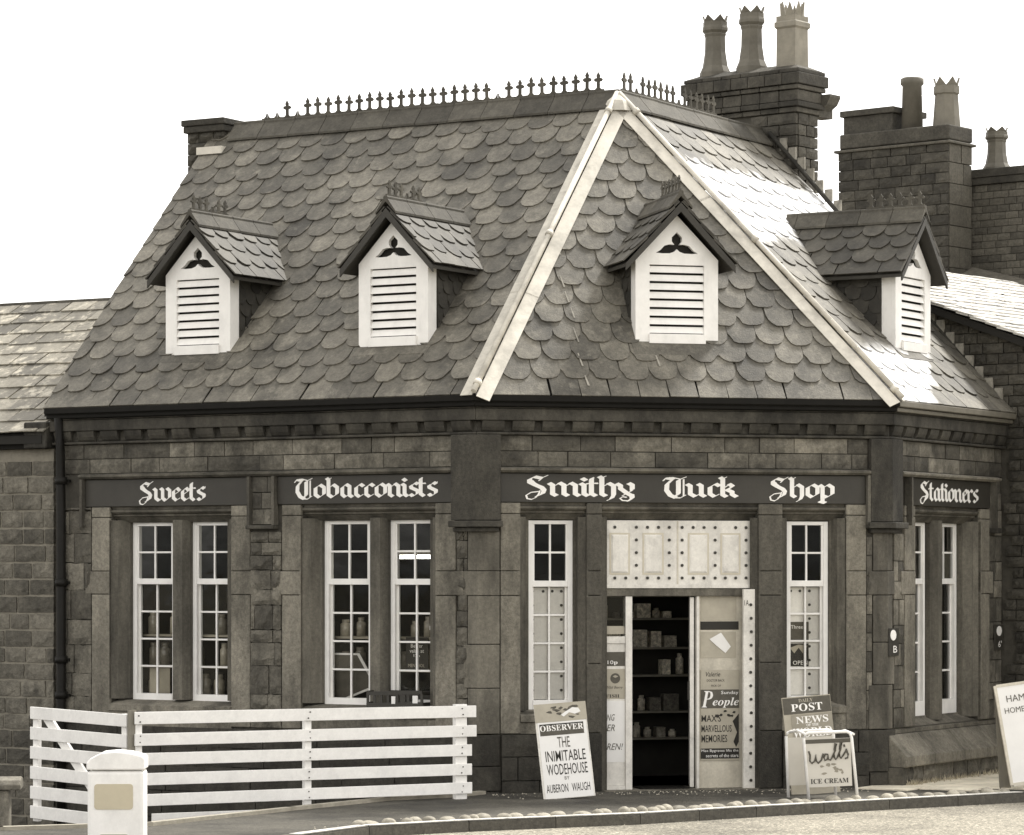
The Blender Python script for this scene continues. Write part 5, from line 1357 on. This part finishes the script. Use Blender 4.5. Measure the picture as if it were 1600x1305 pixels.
# ------------------------------------------------------------------ houses further back
FH = FG.sub(0, -6.0)
HB = empty('rear_house', FH.p(-4.5, 0, -.5), 'brick house far behind on the right with wide stack of two unlike pots', 'house')
t0, t1 = -6.322, -4.484; dp2 = .62
mb = MB(); mb.box(FH, t0 + .02, t1 - .02, 4.5, 8.55, -dp2 + .02, -.02); hs_ = mb.build('chimney_stack', M_mortar, HB)
masonry(hs_, FH, t0, t1, 6.3, [.148] * 14, (.22, .40), M_brick, 'rough', .01, depth=.05, gap=.012, budget=140)
fs2 = Fr(FH.p(t1, 0, 0).xy, (-FH.n.x, -FH.n.y))
if (fs2.n - Vector((FH.d.x, FH.d.y))).length > 1: fs2 = Fr(FH.p(t1, 0, -dp2).xy, (FH.n.x, FH.n.y))
masonry(hs_, fs2, .02, dp2, 6.3, [.296] * 7, (.3, .6), M_farbrick, 'flat', .01, depth=.05, gap=.012)
mb = MB(); mb.box(FH, t0 - .05, t1 + .05, 8.335, 8.375, -dp2 - .05, .05); mb.build('cornice', M_farbrick, hs_, bevel=.01)
mb = MB(); mb.box(FH, t0 + .03, t1 + .02, 8.39, 8.60, -dp2, .02); mb.build('stack_cap', M_brick, hs_, bevel=.02)
mb = MB(); mb.box(FH, t0 + .02, t0 + .85, 8.60, 8.86, -dp2 - .3, -.1); mb.build('raised_stack', M_brick, hs_, bevel=.01)
mb = MB(); mb.box(FH, t0 - .02, t0 + .89, 8.862, 8.95, -dp2 - .34, -.06); mb.build('raised_stack', M_brick, hs_, bevel=.01)
crown_pot(FH.p(-5.27, 8.58, -.3), .78, .155, .12, M_pot, hs_, seg=16, flare=False, teeth=0)
crown_pot(FH.p(-4.70, 8.58, -.3), .72, .20, .15, M_pot, hs_, seg=8, flare=False, teeth=6)
mb = MB(); mb.box(FH, -5.1, -1.5, 4.5, 7.80, -1.2, -.72); hw = mb.build('wall', M_mortar, HB)
masonry(hw, FH, -5.05, -1.6, 6.2, [.10] * 16, (.20, .25), M_farbrick, 'flat', -.70, depth=.05, gap=.010, budget=150)
mb = MB(); mb.box(FH, -5.1, -1.5, 7.802, 7.90, -1.3, -.65); mb.box(FH, -5.1, -1.5, 7.902, 8.02, -1.35, -.63); mb.build('parapet', M_brick, hw, bevel=.01)
crown_pot(FH.p(-4.30, 8.0, -1.0), .64, .135, .1, M_pot, hw)
mb = MB(); p0 = FH.p(-4.9, 6.75, -.66); p1 = FH.p(-1.4, 5.85, -.66)
p2 = FH.p(-1.4, 5.2, 1.2); p3 = FH.p(-4.9, 6.1, 1.2)
mb.add([p0, p1, p2, p3], [(0, 1, 2, 3)]); mb.build('lean_to_roof', M_slate, HB)

# ------------------------------------------------------------------ fence and gate
def rail_board(fr, a0, a1, zl, zr, h, n0, n1, m, parent, name='rail'):
    mb = MB(); mb.prism(fr, [(a0, zl - h), (a1, zr - h), (a1, zr), (a0, zl)], n0, n1); return mb.build(name, m, parent, bevel=.004)
F0 = Vector((-3.686, 30.97)); F1 = Vector((-.40, 32.72)); FF = Fr(F0, F1 - F0); LF = (F1 - F0).length
FEN = empty('white_fence', (-2.0, 31.8, -.1), 'white painted fence of wide horizontal boards in front of the shop windows', 'fence')
zt = [(.955, .955), (.757, .757), (.558, .560), (.362, .361), (.163, .166)]
for i, (zl, zr) in enumerate(zt):
    dn_ = rnd.uniform(-.004, .004); rail_board(FF, .03, LF + (0.03 if i < 2 else -.02), zl + rnd.uniform(-.007, .007), zr + rnd.uniform(-.006, .006), .118 + rnd.uniform(-.004, .004), .0, .024 + dn_, M_white, FEN)
rail_board(FF, .22, LF - .55, -.030, -.035, .10, -.03, -.01, M_white, FEN)
for a in (.08, 1.88, LF - .16):
    mb = MB(); mb.box(FF, a - .035, a + .035 + (.06 if a > 3 else 0), -.6, .93 if a < 3 else .968, -.075, -.002); mb.build('post', M_white, FEN, bevel=.004)
mb = MB()
for i, (zl, zr) in enumerate(zt):
    for a in (.08, 1.88, LF - .13):
        for dz in (-.03, -.09):
            zz = zl + (zr - zl) * a / LF + dz; disc(mb, FF, a + rnd.uniform(-.012, .012), zz, .0075, .02, .0292, 6)
mb.build('nail_heads', M_hidden, FEN, kind='stuff')
F2 = Vector((-4.855, 32.36)); FGt = Fr(F2, F0 - F2); LG = (F0 - F2).length
GT = empty('white_gate', (-4.3, 31.7, -.1), 'white slatted gate with diagonal brace left of the fence and drainpipe', 'gate')
for i in range(6):
    z = .955 - i * .199; rail_board(FGt, .0, LG - .05, z + rnd.uniform(-.006, .006), z - .012 + rnd.uniform(-.006, .006), .125 + rnd.uniform(-.004, .004), .0, .024, M_white, GT)
for a in (.06, LG - .13):
    mb = MB(); mb.box(FGt, a - .045, a + .045, -.20, .94, -.05, -.002); mb.build('stile', M_white, GT, bevel=.004)
mb = MB(); mb.prism(FGt, [(.12, .90), (.30, .90), (LG - .2, -.15), (LG - .38, -.15)], -.03, -.003); mb.build('brace', M_white, GT)
mb = MB(); mb.box(FGt, LG - .035, LG + .0, -.6, .98, -.06, .02); mb.build('gate_post', M_wood, GT)

# stone gatepost at the left edge
GP = empty('stone_gatepost', (-4.93, 30.0, -.1), 'short pale stone gatepost with a rounded cap at the foot of the left wall', 'gatepost')
mb = MB(); f_ = Fr((-5.14, 30.0), (1, .1)); mb.box(f_, 0, .42, -.6, .27, -.42, 0); mb.build('shaft', M_ashlar, GP, bevel=.02)
mb = MB(); mb.profile(f_, -.05, .53, [(.05, .27), (.06, .32), (.02, .36), (-.21, .385), (-.44, .36), (-.48, .32), (-.47, .27)]); mb.build('cap', M_ashlar, GP, bevel=.01)

# ------------------------------------------------------------------ white traffic bollard in front
BO = empty('traffic_bollard', (-3.2, 26.0, -.1), 'white box bollard with domed top and two blank buff panels in front of the fence', 'bollard')
fb = Fr((-3.225, 26.0), (1, .03)).sub(0, 0)
def rrect(a0, a1, z0, z1, r_, k=5):
    pl = []
    for cx, cz, s0 in ((a1 - r_, z0 + r_, -90), (a1 - r_, z1 - r_, 0), (a0 + r_, z1 - r_, 90), (a0 + r_, z0 + r_, 180)):
        for i in range(k + 1): pl.append((cx + r_ * math.cos(R(s0 + 90 * i / k)), cz + r_ * math.sin(R(s0 + 90 * i / k))))
    return pl
mb = MB(); mb.box(fb, -.225, .235, -.1, .70, -.34, 0); mb.build('body', M_bollard, BO, bevel=.03)
mb = MB(); dome = [(-.232, .705), (.24, .705), (.24, .80), (.22, .818), (.12, .845), (.0, .856), (-.11, .845), (-.20, .80), (-.232, .765)]
mb.prism(fb, dome, -.36, .012); mb.build('dome', M_bollard, BO, bevel=.012)
mb = MB(); mb.prism(fb, rrect(-.168, .145, .385, .592, .025), .001, .006); mb.build('panel', M_bpanel, BO)
mb = MB(); mb.prism(fb, rrect(-.13, .11, -.02, .185, .025), .001, .006); mb.build('panel', M_bpanel, BO)

# ------------------------------------------------------------------ boards on the pavement
def board_matrix(x, y, z, yaw, lean, roll):
    return Matrix.Translation((x, y, z)) @ Matrix.Rotation(yaw, 4, 'Z') @ Matrix.Rotation(-lean, 4, 'X') @ Matrix.Rotation(roll, 4, 'Y')
U = Fr((0, 0), (1, 0))          # local frame for leaning boards: x along, z up, -y outwards
def part(mb, name, m, M, parent, bevel=0):
    me = mb.mesh(name); me.materials.append(m); o = bpy.data.objects.new(name, me); place(o, M, parent)
    if bevel:
        b = o.modifiers.new('bevel', 'BEVEL'); b.width = bevel; b.segments = 2
    return o
def rt(mtx, *a, **k):
    return text_on(*a, tilt=mtx, **k)
# Observer board
MO = board_matrix(.59, 32.70, .01, TH - .08, .20, R(-4.2))
ob = empty('newspaper_board', (.59, 32.70, 0), 'leaning white Observer news board reading The Inimitable Wodehouse', 'news board')
mb = MB(); mb.box(U, -.27, .27, 0, .98, -.02, 0); part(mb, 'board', M_old_white, MO, ob)
mb = MB(); mb.box(U, -.25, .255, .005, .80, .0, .003); part(mb, 'sheet', M_paper, MO, ob)
mb = MB(); mb.box(U, -.272, .272, .795, .985, .0, .006); part(mb, 'headboard', M_mpaper, MO, ob)
mb = MB()
for k in range(14):
    cx, cz = rnd.uniform(-.15, .24), rnd.uniform(.83, .95); mb.prism(U, [(cx + rnd.uniform(.012, .05) * math.cos(x), cz + rnd.uniform(.006, .022) * math.sin(x)) for x in (0, 1.1, 2.3, 3.4, 4.6, 5.4)], .006, .0065 + k * .0001)
part(mb, 'headboard_print', M_dpaper, MO, ob)
mb = MB(); mb.prism(U, [(.0, .86), (.05, .89), (.13, .93), (.19, .92), (.21, .88), (.15, .86), (.09, .88), (.03, .84)], .0085, .0092); part(mb, 'headboard_print', M_paper, MO, ob)
mb = MB(); mb.box(U, -.235, .225, .655, .775, .003, .0045); part(mb, 'title_band', M_dpaper, MO, ob)
mb = MB(); mb.box(U, -.235, .225, .758, .775, .0045, .006); part(mb, 'title_rule', M_ink, MO, ob)
rt(MO, bold('OBSERVER'), U, -.232, .222, .700, .762, .0065, M_letter, ob)
rt(MO, 'THE', U, -.065, .065, .525, .635, .0045, M_dpaper, ob, fat=.004)
rt(MO, 'INIMITABLE', U, -.205, .215, .385, .495, .0045, M_ink, ob, fat=.004)
rt(MO, 'WODEHOUSE', U, -.205, .22, .245, .358, .0045, M_ink, ob, fat=.004)
rt(MO, 'BY', U, -.03, .02, .19, .225, .0045, M_dpaper, ob)
rt(MO, 'AUBERON', U, -.23, -.005, .065, .15, .0045, M_ink, ob, fat=.004); rt(MO, 'WAUGH', U, .035, .225, .065, .15, .0045, M_ink, ob, fat=.004)
# Daily Post / News of the World board behind the ice cream sign
MP = board_matrix(3.18, 33.42, .0, TH + .02, .12, R(-4.0))
nb = empty('newspaper_board', (3.18, 33.42, 0), 'leaning grey news board reading Daily Post and News of the World', 'news board')
mb = MB(); mb.box(U, -.27, .27, 0, 1.03, -.02, 0); part(mb, 'board', M_mpaper, MP, nb)
mb = MB(); mb.box(U, -.265, .265, .85, 1.02, .0, .004); part(mb, 'title_band', M_dpaper, MP, nb)
rt(MP, bold('DAILY'), U, -.09, .07, .97, 1.005, .0055, M_mpaper, nb); rt(MP, bold('POST'), U, -.18, .17, .875, .955, .0055, M_letter, nb)
mb = MB(); mb.box(U, -.19, .268, .50, .84, .0, .004); part(mb, 'title_band', mat('mid_grey_print', .27, rough=.8, var=.12, scale=10, bump=0), MP, nb)
rt(MP, bold('NEWS'), U, -.14, .22, .745, .82, .0055, M_letter, nb); rt(MP, bold('OF THE'), U, -.03, .11, .712, .74, .0055, M_letter, nb); rt(MP, bold('WORLD'), U, -.19, .25, .60, .70, .0055, M_letter, nb)
mb = MB()
for k in range(9): mb.prism(U, [(-.19 + k * .05, .56), (-.165 + k * .05, .595), (-.14 + k * .05, .56)], .004, .0055)
part(mb, 'zigzag', M_letter, MP, nb)
M_icep = mat('panel_print_paper', .55, rough=.6, var=.06, scale=6, warm=.6, bump=0)
# ice cream sign: two tubular frames side by side with hanging panels
ICE = empty('ice_cream_sign', (3.1, 32.9, 0), "white tubular pavement sign reading Wall's Ice Cream by the kerb", 'pavement sign')
yaw = .05
def frame_sign(x, y, nm, text):
    M = Matrix.Translation((x, y, 0)) @ Matrix.Rotation(yaw, 4, 'Z') @ Matrix.Rotation(R(2.2), 4, 'Y').inverted() 
    w = .245; ht = .685
    mb = MB(); pts = [Vector((-w, 0, 0)), Vector((-w, 0, ht - .05)), Vector((-w + .015, 0, ht - .015)), Vector((-w + .05, 0, ht)), Vector((w - .05, 0, ht)), Vector((w - .015, 0, ht - .015)), Vector((w, 0, ht - .05)), Vector((w + .0, 0, 0))]
    if text: pts[0] = Vector((-w + .03, -.0, 0)); pts[-1] = Vector((w + .04, 0, 0))
    mb.tube(pts, .016, 8); part(mb, 'tubular_frame', M_white, M, ICE)
    mb = MB(); mb.box(U, -w + .015, w - .01, .13, .62, -.008, .0); pn = part(mb, 'sign_panel', M_icep, M, ICE)
    if text:
        mb = MB(); mb.box(U, -w + .018, w - .013, .575, .617, .0, .002); part(mb, 'panel_band', M_dpaper, M, ICE)
        rt(M, bold('ICE CREAM'), U, -.19, .20, .165, .215, .003, M_ink, ICE)
        mb = MB()
        for pl in ([(-.20, .50), (-.185, .46), (-.19, .40), (-.17, .375), (-.14, .40), (-.125, .46), (-.125, .40), (-.105, .375), (-.075, .40), (-.05, .47)],
                   [(-.005, .46), (-.03, .465), (-.045, .43), (-.035, .40), (-.01, .41), (.0, .46), (.0, .41), (.02, .40), (.04, .43)],
                   [(.04, .43), (.075, .50), (.09, .565), (.075, .57), (.065, .51), (.06, .43), (.075, .405), (.095, .43)],
                   [(.095, .43), (.13, .51), (.145, .575), (.13, .58), (.12, .52), (.115, .44), (.13, .415), (.15, .44)],
                   [(.165, .555), (.17, .53)], [(.15, .44), (.19, .50), (.185, .51), (.205, .45), (.20, .42), (.17, .41)]):
            mb.tube([Vector((x_, -.006, z_)) for x_, z_ in pl], .0095, 6)
        part(mb, 'script_lettering', M_dpaper, M, ICE)
        mb = MB()
        for k in range(10):
            cx, cz = rnd.uniform(-.08, .14), rnd.uniform(.255, .36); mb.prism(U, [(cx + rnd.uniform(.01, .035) * math.cos(x_), cz + rnd.uniform(.008, .022) * math.sin(x_)) for x_ in (0, 1.1, 2.3, 3.4, 4.6, 5.4)], .0, .002 + k * .0001)
        part(mb, 'panel_print', mat('soft_print', .27, var=.2, bump=0), M, ICE)
    return M
frame_sign(3.24, 32.62, 'front', True); frame_sign(3.09, 32.95, 'rear', False)
mb = MB()
for x, x2 in ((-.245, -.245), (.245, .245)):
    p0 = Vector((3.24 + x - .0, 32.62, .665)); p1 = Vector((3.09 + x2, 32.95, .665)); mb.tube([p0, (p0 + p1) / 2 + Vector((0, 0, .03)), p1], .013, 8)
mb.build('top_link', M_white, ICE)

# chalked A-board at the right edge
AB = empty('pavement_board', (5.7, 34.3, 0), 'large white hand-lettered A-board with a bare wooden leg at the right edge', 'pavement sign')
MA = board_matrix(5.80, 34.05, .12, .12, .16, R(-7.5))
mb = MB(); mb.box(U, -.50, .60, 0, 1.06, -.02, 0); part(mb, 'panel', M_paper, MA, AB)
mb = MB(); mb.box(U, -.515, -.485, -.0, 1.07, -.022, .006); mb.box(U, -.485, .60, -.02, .02, -.022, .006); mb.box(U, -.485, .6, 1.05, 1.08, -.022, .006); part(mb, 'panel_frame', M_cream, MA, AB)
for tx, a0, a1, z0, z1 in (('HAM', -.40, -.20, .88, .95), ('HOME M', -.44, -.14, .76, .82), ('MADE', -.20, -.02, .65, .71), ('PIES', -.20, -.02, .53, .59), ('D', -.20, -.155, .40, .47), ('S', -.22, -.18, .27, .34)):
    rt(MA, tx, U, a0, a1, z0, z1, .003, M_dpaper, AB)
ML = board_matrix(5.29, 34.20, .0, .12, -.02, R(-3.5))
mb = MB(); mb.box(U, -.075, .045, 0, 1.08, -.03, 0); part(mb, 'wooden_leg', M_wood, ML, AB)
mb = MB(); mb.box(U, .04, 1.1, 1.04, 1.09, -.03, 0); part(mb, 'rear_rail', M_wood, ML, AB)

# ------------------------------------------------------------------ crate on the window sill
CT = empty('bread_crate', FL.p(-1.0, .86, -.02), 'black slatted plastic crate resting tilted on the sill under Tobacconists', 'crate')
fcr = FL.sub(-1.34, .06); fcr = Fr(fcr.o, FL.d * math.cos(.10) + FL.n * -math.sin(.10))
for z0, z1 in ((.875, .925), (1.005, 1.045)):
    mb = MB(); mb.prism(fcr, [(0, z0), (.66, z0 + .02), (.66, z1 + .02), (0, z1)], -.018, 0); mb.build('crate_rim', M_crate, CT)
    mb = MB(); mb.box(fcr, 0, .66, z0 + .01, z1 + .01, -.26, -.242); mb.build('crate_rim', M_crate, CT)
    for a0 in (0, .642): mb = MB(); mb.box(fcr, a0, a0 + .018, z0 + .01, z1 + .01, -.2415, -.0185); mb.build('crate_rim', M_crate, CT)
for k in range(9):
    a0 = .0 + k * .08; mb = MB(); mb.box(fcr, a0, a0 + (.03 if k not in (4, 5) else .06), .90, 1.025, -.016, -.003); mb.build('crate_slat', M_crate, CT)
mb = MB(); mb.box(fcr, .02, .64, .878, .886, -.24, -.02); mb.build('crate_base', M_crate, CT)
mb = MB(); mb.box(fcr, .0, .66, .935, 1.01, -.24, -.225); mb.build('crate_back', M_crate, CT)
mb = MB(); mb.box(fcr, .30, .345, .92, 1.0, -.010, .002); mb.box(fcr, .55, .61, .93, 1.01, -.010, .002); mb.build('crate_label', M_paper, CT)

# ------------------------------------------------------------------ weeds at the foot of the side wall
mb = MB()
for k in range(420):
    a = rnd.uniform(.5, 2.6) if rnd.random() < .7 else rnd.uniform(.1, .4); n = .16 + abs(rnd.gauss(0, .05)); c = FR.p(a, .0, n)
    h = rnd.uniform(.02, .085); an = rnd.uniform(0, 6.28); d = Vector((math.cos(an), math.sin(an), 0))
    mb.add([c - d * .008, c + d * .008, c + Vector((rnd.uniform(-.03, .03), rnd.uniform(-.03, .03), h))], [(0, 1, 2)])
mb.build('weeds', M_weed, kind='stuff', label='small weeds growing along the foot of the side wall')

# ------------------------------------------------------------------ grit and litter along the kerb and the wall foot
mb = MB()
for k in range(500):
    if k % 2:
        p, d = kerb_at(rnd.uniform(.2, 9.5)); n_ = Vector((-d.y, d.x)); q_ = p + n_ * (rnd.choice([-1, 1]) * abs(rnd.gauss(0, .25)) - (.02)); zz = .0 if (q_ - p).dot(n_) > .15 else -.10
        if -.16 < (q_ - p).dot(n_) < .15 and (q_ - p).dot(n_) > -.01: continue
        c = Vector((q_.x, q_.y, zz))
    else:
        c = FC.p(rnd.uniform(.1, 4.4), .0, .12 + abs(rnd.gauss(0, .25)))
    w = rnd.uniform(.004, .014); an = rnd.uniform(0, 6.28)
    a_ = Vector((math.cos(an), math.sin(an), 0)) * w; b_ = Vector((-a_.y, a_.x, 0))
    mb.add([c - a_, c + b_, c + a_, c - b_, c + Vector((0, 0, w * .8))], [(0, 1, 4), (1, 2, 4), (2, 3, 4), (3, 0, 4)])
mb.build('grit', M_mpaper, kind='stuff', label='loose grit and scraps along the kerb and wall foot')
